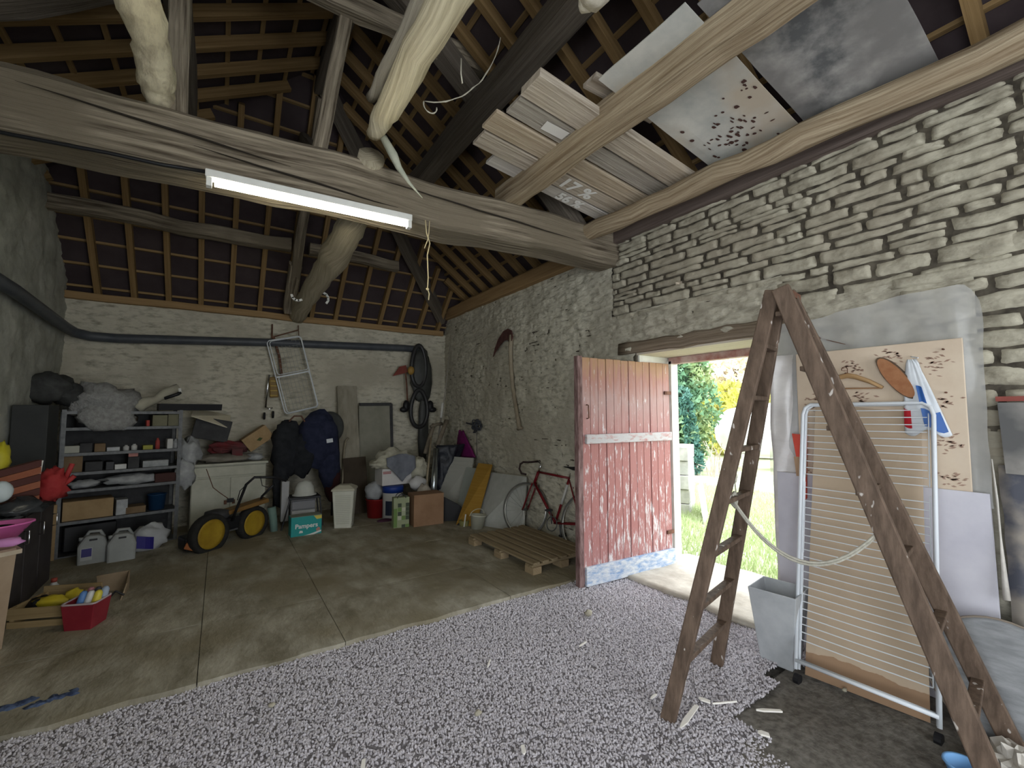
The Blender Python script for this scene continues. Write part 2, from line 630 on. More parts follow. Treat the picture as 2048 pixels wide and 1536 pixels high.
# ---------------------------------------------------------------- walls
# right wall: opening Y 1.62..2.95, door frame set back at X 3.9
wr = thing('wall_right', 'limewashed rubble stone wall pierced by the open barn doorway', 'wall', (XR, 2, 0), kind='structure')
wr.pop('category')
T = .62
WT = 3.34
b = MB()
for y0, y1, z0, z1 in ((-2.9, 1.62, -.1, WT), (2.95, 7.9, -.1, WT), (1.62, 2.95, 2.14, WT)):
    b.box((XR + .006 + T / 2, (y0 + y1) / 2, (z0 + z1) / 2), (T, y1 - y0, z1 - z0))
b.obj('wall_core', MORTAR, wr)
# reveals of the doorway
b = MB()
b.box((XR + .33, 2.955, 1.05), (.60, .05, 2.16))
b.obj('reveal', mat('white_jamb', (.66, .64, .58), (.78, .77, .72), sc=6, rough=.8, bump=.3), wr)
b = MB()
b.box((XR + .33, 1.615, 1.05), (.60, .05, 2.16))
b.obj('reveal', MATS['white_jamb'], wr)
b = MB()
b.box((XR + .30, 2.285, 2.15), (.58, 1.34, .06))
b.obj('soffit', wood('pale_soffit', (.50, .44, .34), (.70, .64, .53)), wr)
RENDERN = mat('limewash_smear_dimmed', (.21, .19, .145), (.47, .44, .355), sc=7, st=(1, 1, 2.2), rough=.93, bump=.9, c3=(.36, .33, .26), bsc=13, spec=.1, lo=.28, hi=.55)  # near-wall copy of the render, colour darkened to offset the strong side light
PR = lambda u, d, z: (XR - d + .0, u, z)
rubble('rendered_stones', PR, 3.24, 7.45, 0, lambda u: WT - .02, .022, .016, RENDER, wr, 11, hs=(.04, .085), ls=(.12, .36), lump=.017, soft=.014)
rubble('rendered_stones', PR, 1.56, 3.28, 2.20, lambda u: 2.56, .020, .016, RENDERN, wr, 12, lump=.024, ls=(.2, .5), soft=.016)
rubble('rendered_stones', PR, -2.6, .60, 0, lambda u: 1.45, .035, .012, RENDERN, wr, 15, lump=.014)
rubble('rendered_stones', PR, .58, 1.62, 0, lambda u: 2.34, .035, .012, RENDERN, wr, 13, lump=.014)
rubble('rendered_stones', PR, 2.95, 3.28, 0, lambda u: 2.25, .03, .03, RENDER, wr, 14)
# single dry stones
rnd = random.Random(21)


def stone(y0, y1, z0, z1, dep):
    """One irregular flat-bedded stone, its face towards -X."""
    l, h = y1 - y0, z1 - z0
    g = .0045
    nu, nv = max(3, min(7, int(l / .055) + 2)), 4
    b = MB()
    sd = rnd.uniform(0, 99)
    ch = [rnd.uniform(0, .45) for _ in range(4)]

    def f(u, v):
        a, c = u * 2 - 1, v * 2 - 1
        e = 1 - max(abs(a) ** 7, abs(c) ** 4)
        k = ch[(u > .5) * 2 + (v > .5)]
        cut = max(0, abs(a) + abs(c) - (2 - k)) * .35
        y = (y0 + y1) / 2 + a * (l / 2 - g) * (1 - cut * .3) + .008 * noise.noise(Vector((u * 3, v * 2, sd)))
        z = (z0 + z1) / 2 + c * (h / 2 - g * .75) * (1 - cut) + .012 * noise.noise(Vector((u * l * 9, v, sd + 5)))
        x = XR + .020 - (.030 + dep) * min(1, e * 3.2) ** .5 + .012 * noise.noise(Vector((u * l * 11, v * h * 12, sd + 9))) + .008 * noise.noise(Vector((u * l * 40, v * h * 40, sd + 3)))
        return (x, y, z)
    nu, nv = nu * 2, 6
    b.sheet(f, nu, nv)
    return b


stones = courses(.02, 3.24, 2.50, 3.30, .05, .105, .12, .42, rnd)
stones = [s for s in stones if s[1] > .05 and s[0] < 3.24]
stones += [s for s in courses(1.50, 3.24, 2.40, 2.50, .06, .06, .15, .40, rnd) if False]
stones += [s for s in courses(-.45, .60, 1.30, 2.50, .075, .135, .16, .42, rnd) if s[0] < .58 and s[1] > -.45]
stones += [s for s in courses(.60, 1.62, 2.30, 2.50, .09, .11, .18, .45, rnd) if s[1] > .6 and s[0] < 1.6]
stones = sorted(stones, key=lambda s: -(min(s[1], 3.24) - max(s[0], -.45)) * (s[3] - s[2]) / (((s[0] + s[1]) / 2 - .3) ** 2 + 7))
rest = MB()
for k, (a, b_, c, d) in enumerate(stones):
    a, b_ = max(a, -.6), min(b_, 3.25)
    if b_ - a < .05:
        continue
    sb = stone(a, b_, c, min(d, 3.33), rnd.uniform(-.006, .018))
    if k < 296:
        sb.obj('stone', STONE, wr, smooth=True)
    else:
        rest.add(sb.v, sb.f)
if rest.v:
    tag(rest.obj('small_stones', STONE, wr, smooth=True), kind='stuff')
# timber lintel over the doorway (inner face)
pts = [(XR + .035 + .012 * noise.noise(Vector((i * .9, 0, 0))), 1.40 + 1.75 * i / 12, 2.195 + .02 * noise.noise(Vector((i * .8, 3, 0)))) for i in range(13)]
b = MB()
b.tube(pts, [.080 + .014 * noise.noise(Vector((i, 5, 1))) for i in range(13)], n=12, jit=.10, sec=[(max(-.85, min(.85, 1.2 * math.cos(t))), max(-.72, min(.72, 1.1 * math.sin(t)))) for t in [2 * math.pi * k / 12 + .26 for k in range(12)]])
b.obj('lintel', wood('weathered_lintel', (.13, .095, .065), (.33, .27, .20), bump=1.0), wr, smooth=True)

wb = thing('wall_back', 'rough limewashed stone wall at the far end of the barn', 'wall', (1, YB, 0), kind='structure')
wb.pop('category')
MB().box((.9, YB + .35, 1.5), (5.8, .62, 3.02)).obj('wall_core', MORTAR, wb)
rubble('rendered_stones', lambda u, d, z: (u, YB - d, z), XL - .05, XR + .05, 0, lambda u: 2.97, .022, .015, RENDER, wb, 31, hs=(.035, .075), ls=(.12, .36), lump=.015, soft=.013)
wl = thing('wall_left', 'grey plastered stone wall along the left side, open near the viewer', 'wall', (XL, 3, 0), kind='structure')
wl.pop('category')
b = MB()
for y0, y1, z0, z1 in ((.4, 7.6, -.05, 4.05), (-2.9, -2.4, -.05, 4.05), (-2.4, .4, 2.9, 4.05)):
    b.box((XL - .35, (y0 + y1) / 2, (z0 + z1) / 2), (.62, y1 - y0, z1 - z0))
b.obj('wall_core', MORTAR, wl)
rubble('plaster_face', lambda u, d, z: (XL + d, u, z), .4, 7.42, 0, lambda u: 4.2, .045, .010, PLASTER, wl, 41, hs=(.1, .2), ls=(.3, .7), lump=.022, soft=.05)
# rear end, behind the viewer: wide barn doorway
wq = thing('wall_rear', 'rear wall with a wide open barn doorway', 'wall', (1, -2.75, 0), kind='structure')
wq.pop('category')
b = MB()
for x0, x1, z0, z1 in ((XL - .3, .6, -.1, 4.2), (3.0, XR + .3, -.1, 3.4), (.6, 3.0, 2.95, 4.2)):
    b.box(((x0 + x1) / 2, -2.9, (z0 + z1) / 2), (x1 - x0, .4, z1 - z0))
b.obj('wall_face', RENDER, wq)
# ---------------------------------------------------------------- roof seen from below
roof = thing('ceiling', 'open tiled roof seen from below with new rafters and battens', 'roof', (RX, 4, 4), kind='structure')
roof.pop('category')
YH = YB - (RZ - ZB) / SB             # where the ridge meets the hip
Y0 = -3.1


def yh_r(x): return YB - (zr(x) - ZB) / SB        # hip line on the right slope
def yh_l(x): return YB - (zl(x) - ZB) / SB


eR, eL, eB = XR + .55, XL - .5, YB + .55


def slab3(pts, m, name, lift=0.0, th=.02):
    b = MB()
    vs = [(x, y, z + lift) for x, y, z in pts] + [(x, y, z + lift + th) for x, y, z in pts]
    n_ = len(pts)
    b.add(vs, [tuple(range(n_)), tuple(range(2 * n_ - 1, n_ - 1, -1))] + [(k, n_ + k, n_ + (k + 1) % n_, (k + 1) % n_) for k in range(n_)])
    return b.obj(name, m, roof)


slab3([(RX, Y0, RZ), (RX, YH, RZ), (eR, yh_r(eR), zr(eR)), (eR, Y0, zr(eR))], UNDER, 'underlay')
slab3([(RX, Y0, RZ), (eL, Y0, zl(eL)), (eL, yh_l(eL), zl(eL)), (RX, YH, RZ)], UNDER, 'underlay')
slab3([(RX, YH, RZ), (eL, yh_l(eL), zl(eL)), (eL, eB, zb(eB)), (eR, eB, zb(eB)), (eR, yh_r(eR), zr(eR))], UNDER, 'underlay')
# battens, just under the underlay
D1, D2 = .016, .082
step = .30
x = RX + .12
while x < eR - .05:
    z = zr(x) - D1
    MB().bar((x, Y0, z), (x, min(yh_r(x), 7.9), z), .038, .027).obj('batten', BATT, roof)
    x += step * .78
x = RX - .12
while x > XL + .02:
    z = zl(x) - D1
    MB().bar((x, Y0, z), (x, yh_l(x), z), .038, .027).obj('batten', BATT, roof)
    x -= step * .88
y = YH + .1
while y < YB + .1:
    z = zb(y) - D1
    xr = XR + (ZR - z) / SR if z > ZR else eR
    xl = RX - (RZ - z) / SL
    MB().bar((max(xl, XL + .0), y, z), (min(xr, XR + .2), y, z), .038, .027).obj('batten', BATT, roof)
    y += step * .72
# rafters
y = -2.62
while y < 7.2:
    xt = RX + .03
    if y > YH:
        xt = XR - (zb(y) - ZR) / SR
    MB().bar((eR - .3, y, zr(eR - .3) - D2), (xt, y, zr(xt) - D2), .060, .10).obj('rafter', RAFT, roof)
    y += .345
y = -2.45
while y < 6.5:
    xt = RX - .03
    if y > YH:
        xt = RX - (RZ - zb(y)) / SL
    MB().bar((XL - .1, y, zl(XL - .1) - D2), (xt, y, zl(xt) - D2), .060, .10).obj('rafter', RAFT, roof)
    y += .37
x = -1.33
while x < 3.3:
    if x < RX:
        yt = yh_l(x)
    else:
        yt = yh_r(x)
    if yt < YB - .1:
        MB().bar((x, YB + .12, zb(YB + .12) - D2), (x, yt, zb(yt) - D2), .060, .10).obj('rafter', RAFT, roof)
    x += .352


def timber(name, p, q, w, h, m, label, n=14, wob=.02, cat='beam', taper=1.0, sag=0.0, kind='structure', root=None, seg=3, up=(0, 0, 1), chamf=.16, kids=None):
    """Hewn square timber with wavering arrises as one mesh."""
    p, q = Vector(p), Vector(q)
    d = (q - p).normalized()
    sd = R() * 50
    y_ = Vector(up).cross(d).normalized()
    z_ = d.cross(y_)
    sec = []
    for a in range(4):
        for k in range(seg):
            t = -1 + 2 * (k + .5) / seg * (1 - 0)
            t = -(1 - chamf) + 2 * (1 - chamf) * k / (seg - 1)
            sec.append([(t, -1), (1, t), (-t, 1), (-1, -t)][a])
    ns = len(sec)
    b = MB()
    vs, uvs = [], []
    L_ = (q - p).length
    for i in range(n + 1):
        t = i / n
        c = p.lerp(q, t) + y_ * wob * noise.noise(Vector((t * 4 * L_ / 3, sd, 0))) * 1.6 + z_ * (wob * noise.noise(Vector((t * 4 * L_ / 3, sd, 7))) * 1.6 - sag * (1 - (2 * t - 1) ** 2))
        k = 1 + (taper - 1) * t
        for s_, (a, c2) in enumerate(sec):
            e = 1 + .9 * wob / max(w, h) * 2 * noise.noise(Vector((t * L_ * 3.0, s_ * .7, sd)))
            vs.append(tuple(c + y_ * a * w / 2 * k * e + z_ * c2 * h / 2 * k * e))
            uvs.append((t * L_ + sd, s_ / ns * 2 * (w + h)))
    fs, fu = [], []
    for i in range(n):
        for s_ in range(ns):
            s2 = (s_ + 1) % ns
            f = (i * ns + s_, i * ns + s2, (i + 1) * ns + s2, (i + 1) * ns + s_)
            dv = 2 * (w + h) / ns
            u0, v0 = uvs[f[0]]
            u1 = uvs[f[3]][0]
            fs.append(f)
            fu.append([(u0, v0), (u0, v0 + dv), (u1, v0 + dv), (u1, v0)])
    fs += [tuple(range(ns - 1, -1, -1)), tuple(n * ns + s_ for s_ in range(ns))]
    fu += [[(.1 * k, .3) for k in range(ns)]] * 2
    b.add(vs, fs, fu)
    o = b.obj(name, m, root, smooth=False)
    if root is None:
        tag(o, label, cat, kind=kind)
    return o


# the great tie beam with its split
tie = timber('tie_beam', (-2.0, 3.66, 3.265), (3.52, 3.29, 3.285), .34, .40, OAK, 'massive hewn oak tie beam crossing the barn above the strip light', n=46, wob=.016, taper=.90)
b = MB()
for xs in ((-1.0, .35), (.95, 2.9), (-.2, 1.1)):
    pts = []
    for i in range(15):
        t = i / 14
        x = xs[0] + (xs[1] - xs[0]) * t
        pts.append((x, 3.655 - .0670 * (x + 2.0) - .172 - .006, 3.30 - .10 * t + (.06 if xs[0] < -.5 else (-.06 if xs[0] < 0 else .03)) + .012 * noise.noise(Vector((x * 3, 1, 1)))))
    b.tube(pts, [.001 + .007 * math.sin(math.pi * i / 14) for i in range(15)], n=5)
ob = b.obj('crack', mat('crack_dark', (.03, .024, .018), rough=1), None)
ob.parent = tie
ob.matrix_parent_inverse = Matrix.Translation(-Vector(tie.location))

timber('wall_plate', (XL, YB - .03, 2.985), (3.35, YB - .03, 2.985), .09, .09, PLATE, 'brown pine plate along the top of the back wall', wob=.006)
timber('wall_plate', (XR - .05, 7.4, 3.32), (XR - .05, 3.35, 3.345), .09, .18, PLATE, 'brown pine plate along the right wall beyond the tie beam', wob=.006)
timber('wall_plate', (XR - .03, 3.2, 3.41), (XR - .03, -2.7, 3.41), .09, .19, wood('purple_brown', (.10, .075, .065), (.19, .15, .13)), 'dark plate under the rafters above the near right wall', wob=.01)
# joists resting on the tie beam and running towards the viewer
timber('joist', (2.15, 3.42, 3.545), (2.24, -2.5, 3.60), .16, .21, JOIST, 'long squared joist carrying the metal sheets, left of the pair', n=30, wob=.018)
# waney joist next to the wall
pts = [(3.03 + .035 * i / 10 * 3 + .03 * noise.noise(Vector((i * .5, 2, 1))), 3.42 - 5.9 * i / 30 * 1, 3.365 + .02 * noise.noise(Vector((i * .45, 7, 1)))) for i in range(31)]
b = MB()
b.tube(pts, [.085 + .012 * noise.noise(Vector((i * .6, 0, 4))) for i in range(31)], n=12, jit=.05)
tag(b.obj('joist', JOIST, None, smooth=True), 'crooked round joist running just above the right stone wall', 'beam', kind='structure')


def logp(name, pts, rs, m, label, n=12, jit=.05, sec=None):
    b = MB()
    P, Q = [], []
    k = 5
    for i in range((len(pts) - 1) * k + 1):
        a, t = divmod(i, k)
        t /= k
        if a >= len(pts) - 1:
            a, t = len(pts) - 2, 1
        P.append(Vector(pts[a]).lerp(Vector(pts[a + 1]), t) + Vector((.012 * noise.noise(Vector((i * .4, a, 3))), 0, .012 * noise.noise(Vector((i * .4, a, 9))))))
        Q.append((rs[a] + (rs[a + 1] - rs[a]) * t) * (1 + .07 * noise.noise(Vector((i * .5, 2, a * .1)))))
    b.tube(P, Q, n=n, jit=jit, sec=sec)
    return tag(b.obj(name, m, None, smooth=True), label, 'beam', kind='structure')


logp('log_joist', [(.87, 3.17, 3.60), (.885, 2.9, 3.625), (.90, 2.2, 3.66), (.93, 1.5, 3.70), (.95, .5, 3.72), (.95, -2.4, 3.74)], [.055, .088, .098, .108, .115, .12], OAKL, 'pale barked half log joist with its end above the tie beam', sec=[(math.cos(t) * (1.1 if 0 else 1), math.sin(t) * .86) for t in [2 * math.pi * k / 12 for k in range(12)]])
logp('log_joist', [(.80, 3.0, 3.745), (.82, 2.6, 3.75), (.84, 2.0, 3.77), (.86, .9, 3.80), (.88, -2.4, 3.83)], [.035, .052, .055, .06, .06], wood('grey_slab', (.30, .27, .22), (.50, .46, .38), bump=.9), 'grey split slab lying along the pale log joist')
logp('log_joist', [(-.40, 3.52, 3.54), (-.405, 3.38, 3.60), (-.40, 3.15, 3.66), (-.44, 2.85, 3.70), (-.46, 2.4, 3.72), (-.45, .5, 3.75)], [.07, .10, .088, .105, .09, .10], mat('flaking_log', (.78, .70, .50), (.40, .33, .22), sc=5, st=(3, 1.2, 3), rough=.9, bump=1.0, lo=.45, hi=.75), 'pale flaking log joist crossing above the left of the tie beam', jit=.10)
logp('log_joist', [(1.50, 1.60, 3.69), (1.50, 1.56, 3.71), (1.50, 1.35, 3.73), (1.50, .6, 3.76), (1.50, -2.4, 3.78)], [.05, .10, .125, .125, .13], mat('worn_log_end', (.50, .46, .38), (.72, .68, .58), sc=9, rough=.9, bump=.8), 'rounded pale log end poking in at the top of the view')
# crooked half tie from the back wall
logp('crooked_log', [(.93, 7.38, 3.03), (.93, 6.6, 3.10), (.97, 5.8, 3.20), (1.00, 5.1, 3.27), (.97, 4.4, 3.30), (.93, 3.75, 3.34), (.90, 3.3, 3.50)], [.12, .12, .135, .15, .135, .12, .10], wood('worn_trunk', (.34, .29, .20), (.56, .50, .37), bump=1.0), 'crooked tree trunk tie running from the back wall to the tie beam', jit=.06)
# roof frame timbers
timber('ridge_beam', (RX, Y0, RZ - .2), (RX, YH + .1, RZ - .2), .16, .2, OAKD, 'dark ridge beam at the top of the roof', cat='beam')
timber('purlin', (1.86, -2.7, 4.27), (1.86, 5.0, 4.27), .2, .2, OAKD, 'grey square purlin under the right roof slope', n=18, wob=.012)
timber('purlin', (-.35, -2.7, 4.37), (-.35, 5.2, 4.37), .15, .17, OAKD, 'dark purlin under the left roof slope', n=18)
timber('purlin', (XL - .05, 6.55, 3.80), (.72, 6.52, 3.81), .13, .16, OAK, 'old grey purlin across the back slope left of the post', n=16, wob=.02)
timber('purlin', (.95, 6.52, 3.81), (2.2, 6.50, 3.81), .12, .15, OAK, 'short grey purlin across the back slope right of the post', n=10)
timber('hip_rafter', (3.30, 7.28, 3.20), (RX + .03, YH + .04, RZ - .26), .13, .18, OAKD, 'dark hip rafter rising from the right back corner', up=(.5, .5, 1))
timber('hip_post', (.80, 7.2, 3.05), (.80, 6.70, 3.62), .15, .15, OAK, 'dark foot of the post at the centre of the back wall plate', up=(0, 1, 0))
timber('centre_rafter', (.80, 6.95, 3.28), (RX, YH + .1, RZ - .32), .12, .13, OAK, 'old grey rafter climbing the middle of the back slope', up=(0, 1, 1))
timber('king_post', (.53, 3.47, 3.40), (.79, 3.47, 5.15), .10, .12, OAK, 'slim grey king post standing on the tie beam', up=(0, 1, 0), wob=.006)
timber('hip_strut', (.70, 5.5, 4.75), (.60, 3.60, 3.45), .10, .16, OAKD, 'dark strut beside the king post', up=(0, 1, 0))
timber('queen_post', (-.30, 3.53, 3.42), (-.33, 3.53, 4.45), .115, .12, OAK, 'grey post standing on the left part of the tie beam', up=(0, 1, 0), wob=.01)
timber('principal_rafter', (3.3, 3.34, 3.22), (RX, 3.42, RZ - .22), .16, .18, OAKD, 'dark principal rafter of the truss on the right slope', up=(0, 1, 0))
timber('principal_rafter', (-1.6, 3.6, 3.62), (RX, 3.46, RZ - .22), .15, .16, OAKD, 'dark principal rafter of the truss on the left slope', up=(0, 1, 0))
timber('collar_beam', (.15, 3.40, 4.72), (1.9, 3.36, 4.72), .10, .18, OAK, 'grey collar beam high in the truss', n=8)
# boards laid across the joists
bx = [(1.58, 2.04, 2.18, 3.55), (1.66, 2.20, 2.335, 3.40), (1.52, 2.355, 2.51, 3.42), (1.60, 2.53, 2.665, 3.42), (1.70, 2.685, 2.83, 3.42), (1.56, 2.85, 2.96, 3.42), (1.86, 2.975, 3.09, 3.41)]
bx = [(1.58, 2.07, 2.28, 3.42), (1.60, 2.312, 2.492, 3.40), (1.54, 2.522, 2.728, 3.40), (1.58, 2.758, 2.945, 3.41), (1.80, 2.975, 3.12, 3.38)]
bl = ['thick pale board nearest the metal sheets', 'grey board with a paper scrap, second from the metal sheets', 'knotty board in the middle of the loft boards', 'loft board with the upper chalk figures', 'short whitened loft board next to the tie beam']
lb = []
for k, (x0, y0, y1, x1) in enumerate(bx):
    b = MB()
    cz = 3.665 - .0 * k
    b.bar((x0, (y0 + y1) / 2, cz), (x1, (y0 + y1) / 2 + .01, 3.465), y1 - y0, .03 + (.03 if k == 0 else 0))
    o = tag(b.obj('board', (BOARD, wood('ashen_board', (.24, .21, .175), (.46, .42, .36), bump=.6, lo=.32, hi=.64), wood('tan_board', (.34, .26, .175), (.58, .49, .37), bump=.6, lo=.32, hi=.64), BOARD, wood('whitened_board', (.44, .40, .35), (.68, .64, .58), bump=.5))[k], None, bev=.004), bl[k] + ' above the doorway', 'board', group='loose boards on the joists')
    lb.append(o)
b = MB()
b.bar((1.95, 2.02, 3.735), (2.6, 2.0, 3.72), .13, .03)
tag(b.obj('board', BOARD, None), 'stub of board lying on top of the loft boards', 'board', group='loose boards on the joists')
CHALK = mat('white_chalk', (.80, .79, .75), rough=.95)
# chalk figures on the undersides
for body, x, y, s, rz in (('17 %', 2.58, 2.855, .19, 0), ('56 %', 2.66, 3.045, .15, 0)):
    par = lb[3] if body == '17 %' else lb[4]
    M = Matrix.Translation((x, y, 3.665 - .20 * (x - 1.58) / 1.83 - .0185)) @ Matrix.Rotation(math.atan(.20 / 1.83), 4, 'Y') @ Matrix.Rotation(math.pi, 4, 'X')
    t = text(body, s, M, CHALK, 'chalk_figures', None, bold=.006)
    t.parent = par
    t.matrix_parent_inverse = Matrix.Translation(-Vector(par.location))
b = MB()
b.quad((1.86, 2.36, 3.612), (2.06, 2.35, 3.590), (2.06, 2.44, 3.590), (1.87, 2.45, 3.611), .002)
q_ = b.obj('paper_scrap', mat('scrap_white', (.72, .70, .66), rough=.9), None)
q_.parent = lb[1]
q_.matrix_parent_inverse = Matrix.Translation(-Vector(lb[1].location))
# metal sheets on the joists
ZINC = mat('zinc_sheet', (.12, .125, .13), (.47, .46, .44), sc=3.4, rough=.6, metal=.25, c3=(.24, .235, .23), sc3=2.5, bump=.15, lo=.40, hi=.66)
ENAM = mat('enamel_sheet', (.40, .41, .385), (.56, .55, .50), sc=4, rough=.6, bump=.1, c3=(.45, .39, .31), sc3=1.6)
RUSTY = mat('rust_spot', (.055, .025, .022), (.09, .045, .035), sc=30, rough=.9)


def msheet(x0, x1, y0, y1, z0, z1, m, label, bend=.012):
    b = MB()
    b.sheet(lambda u, v: (x0 + (x1 - x0) * u, y0 + (y1 - y0) * v, z0 + (z1 - z0) * u + bend * noise.noise(Vector((u * 3, v * 3, y0)))), 14, 10)
    return tag(b.obj('metal_sheet', m, None, solid=.006), label, 'metal sheet', group='sheets laid on the joists')


s1 = msheet(1.94, 3.30, 1.30, 1.93, 3.68, 3.465, ENAM, 'whitish enamelled sheet pitted with rust spots, laid across the joists')
s2 = msheet(2.0, 3.29, .62, 1.27, 3.68, 3.465, ZINC, 'blotchy grey zinc sheet laid across the joists')
rr = random.Random(5)
b = MB()
for k in range(70):
    u, v = rr.gauss(.72, .11), rr.gauss(.52, .2)
    if k > 62:
        u, v = rr.gauss(.5, .03), rr.gauss(.1, .03)
    if not (.06 < u < .96 and .05 < v < .95):
        continue
    x, y = 1.94 + 1.36 * u, 1.30 + .63 * v
    z = 3.68 - .215 * u + .012 * noise.noise(Vector((u * 3, v * 3, 1.30))) - .0085
    ra, rb = rr.uniform(.006, .026), rr.uniform(.004, .014)
    b.add([(x + ra * math.cos(t) * (1 + .3 * rr.random()), y + rb * math.sin(t) * (1 + .3 * rr.random()), z) for t in [2 * math.pi * i / 8 for i in range(8)]], [tuple(range(7, -1, -1))])
o = b.obj('rust_spots', RUSTY, None)
o.parent = s1
o.matrix_parent_inverse = Matrix.Translation(-Vector(s1.location))
o['kind'] = 'stuff'
# ---------------------------------------------------------------- strip light
lamp = thing('strip_light', 'long white fluorescent strip light glowing under the tie beam', 'lamp', (.53, 3.25, 3.0))
PL, PRr = Vector((-.13, 3.32, 3.055)), Vector((1.19, 3.23, 3.055))
MB().bar(PL, PRr, .085, .05).obj('housing', WHITE, lamp, bev=.006)
dirn = (PRr - PL).normalized()
MB().tube([PL + dirn * .05 + Vector((0, -.012, -.052)), PRr - dirn * .05 + Vector((0, -.012, -.052))], .0185, n=14).obj('tube', mat('glowing_tube', (1, 1, 1), emit=(1.0, .94, .72, 28.0)), lamp, smooth=True, label='glowing white tube')
for p, s in ((PL, 1), (PRr, -1)):
    MB().box(p + dirn * .02 * s + Vector((0, -.012, -.05)), (.03, .045, .06)).obj('tube_holder', WHITE, lamp)
b = MB()
b.tube([(-1.6, 3.43, 3.045), (-1.0, 3.38, 3.04), (-.6, 3.34, 3.05), (-.35, 3.31, 3.045), (-.12, 3.31, 3.07)], .011, n=6)
tag(b.obj('light_cable', BLACK, None, smooth=True), 'black cable running along the tie beam to the strip light', 'cable')
# strings
STR = mat('pale_string', (.62, .52, .30), rough=.9)
b = MB()
b.tube([(1.31, 3.23, 3.08), (1.32, 3.23, 2.98), (1.35, 3.23, 2.90), (1.33, 3.23, 2.80), (1.34, 3.23, 2.62), (1.335, 3.23, 2.53), (1.35, 3.23, 2.49), (1.345, 3.23, 2.44)], .005, n=6)
b.tube([(1.345, 3.23, 3.08), (1.34, 3.23, 2.98), (1.33, 3.23, 2.92), (1.305, 3.23, 2.85)], .004, n=6)
b.blob((1.335, 3.23, 2.525), (.014, .012, .012), 8, 6)
tag(b.obj('string', STR, None, smooth=True), 'knotted pale string hanging from the tie beam', 'string')
b = MB()
for k in range(3):
    p = (.50 + .02 * k, 6.0 - .0 * k, 3.0)
WEB = mat('dusty_cobweb', (.60, .57, .46), rough=1, alpha=.85)
b = MB()
b.tube([(.93, 3.12, 3.57), (1.0, 3.1, 3.45), (1.04, 3.09, 3.36), (1.12, 3.08, 3.26), (1.22, 3.07, 3.17)], [.028, .034, .024, .012, .002], n=8)
tag(b.obj('plastic_scrap', mat('greenish_film', (.40, .42, .33), (.55, .56, .45), sc=9, rough=.6), None, smooth=True), 'greenish rag dangling from the pale log over the tie beam', 'rag')
b = MB()
b.tube([(1.62 - .5 * t ** 1.5 + .008 * noise.noise(Vector((t * 9, 1, 1))), 2.6 + .2 * t, 4.3 - .57 * (1 - (1 - t) ** 1.8) + .008 * noise.noise(Vector((t * 9, 5, 1)))) for t in [i / 24 for i in range(25)]], [.003 + .004 * R() for i in range(25)], n=5)
b.tube(arc((1.16, 2.8, 3.71), .05, 160, 370, 14), [.003 + .003 * R() for i in range(15)], n=5)
b.tube([(1.2, 2.4, 3.80), (1.2, 2.4, 3.70), (1.21, 2.4, 3.64)], .005, n=5, jit=.4)
tag(b.obj('cobweb_strand', WEB, None, smooth=True), 'dusty cobweb strand looping beside the pale log', 'cobweb')
# striped tape scraps on the crooked log
tp = thing('striped_tape', 'black and white striped tape scraps tied round the crooked log', 'tape', (.93, 6.6, 3.0))
for j, (cx, r0) in enumerate(((.80, .07), (1.10, .08))):
    for k in range(4):
        a = math.radians((200 if j == 0 else 330) + k * 32)
        c = Vector((cx + r0 * math.cos(a), 6.35, 3.10 + r0 * math.sin(a)))
        MB().box(c, (.028, .012, .055), Matrix.Rotation(-a, 3, 'Y')).obj('white_stripe', WHITE, tp)
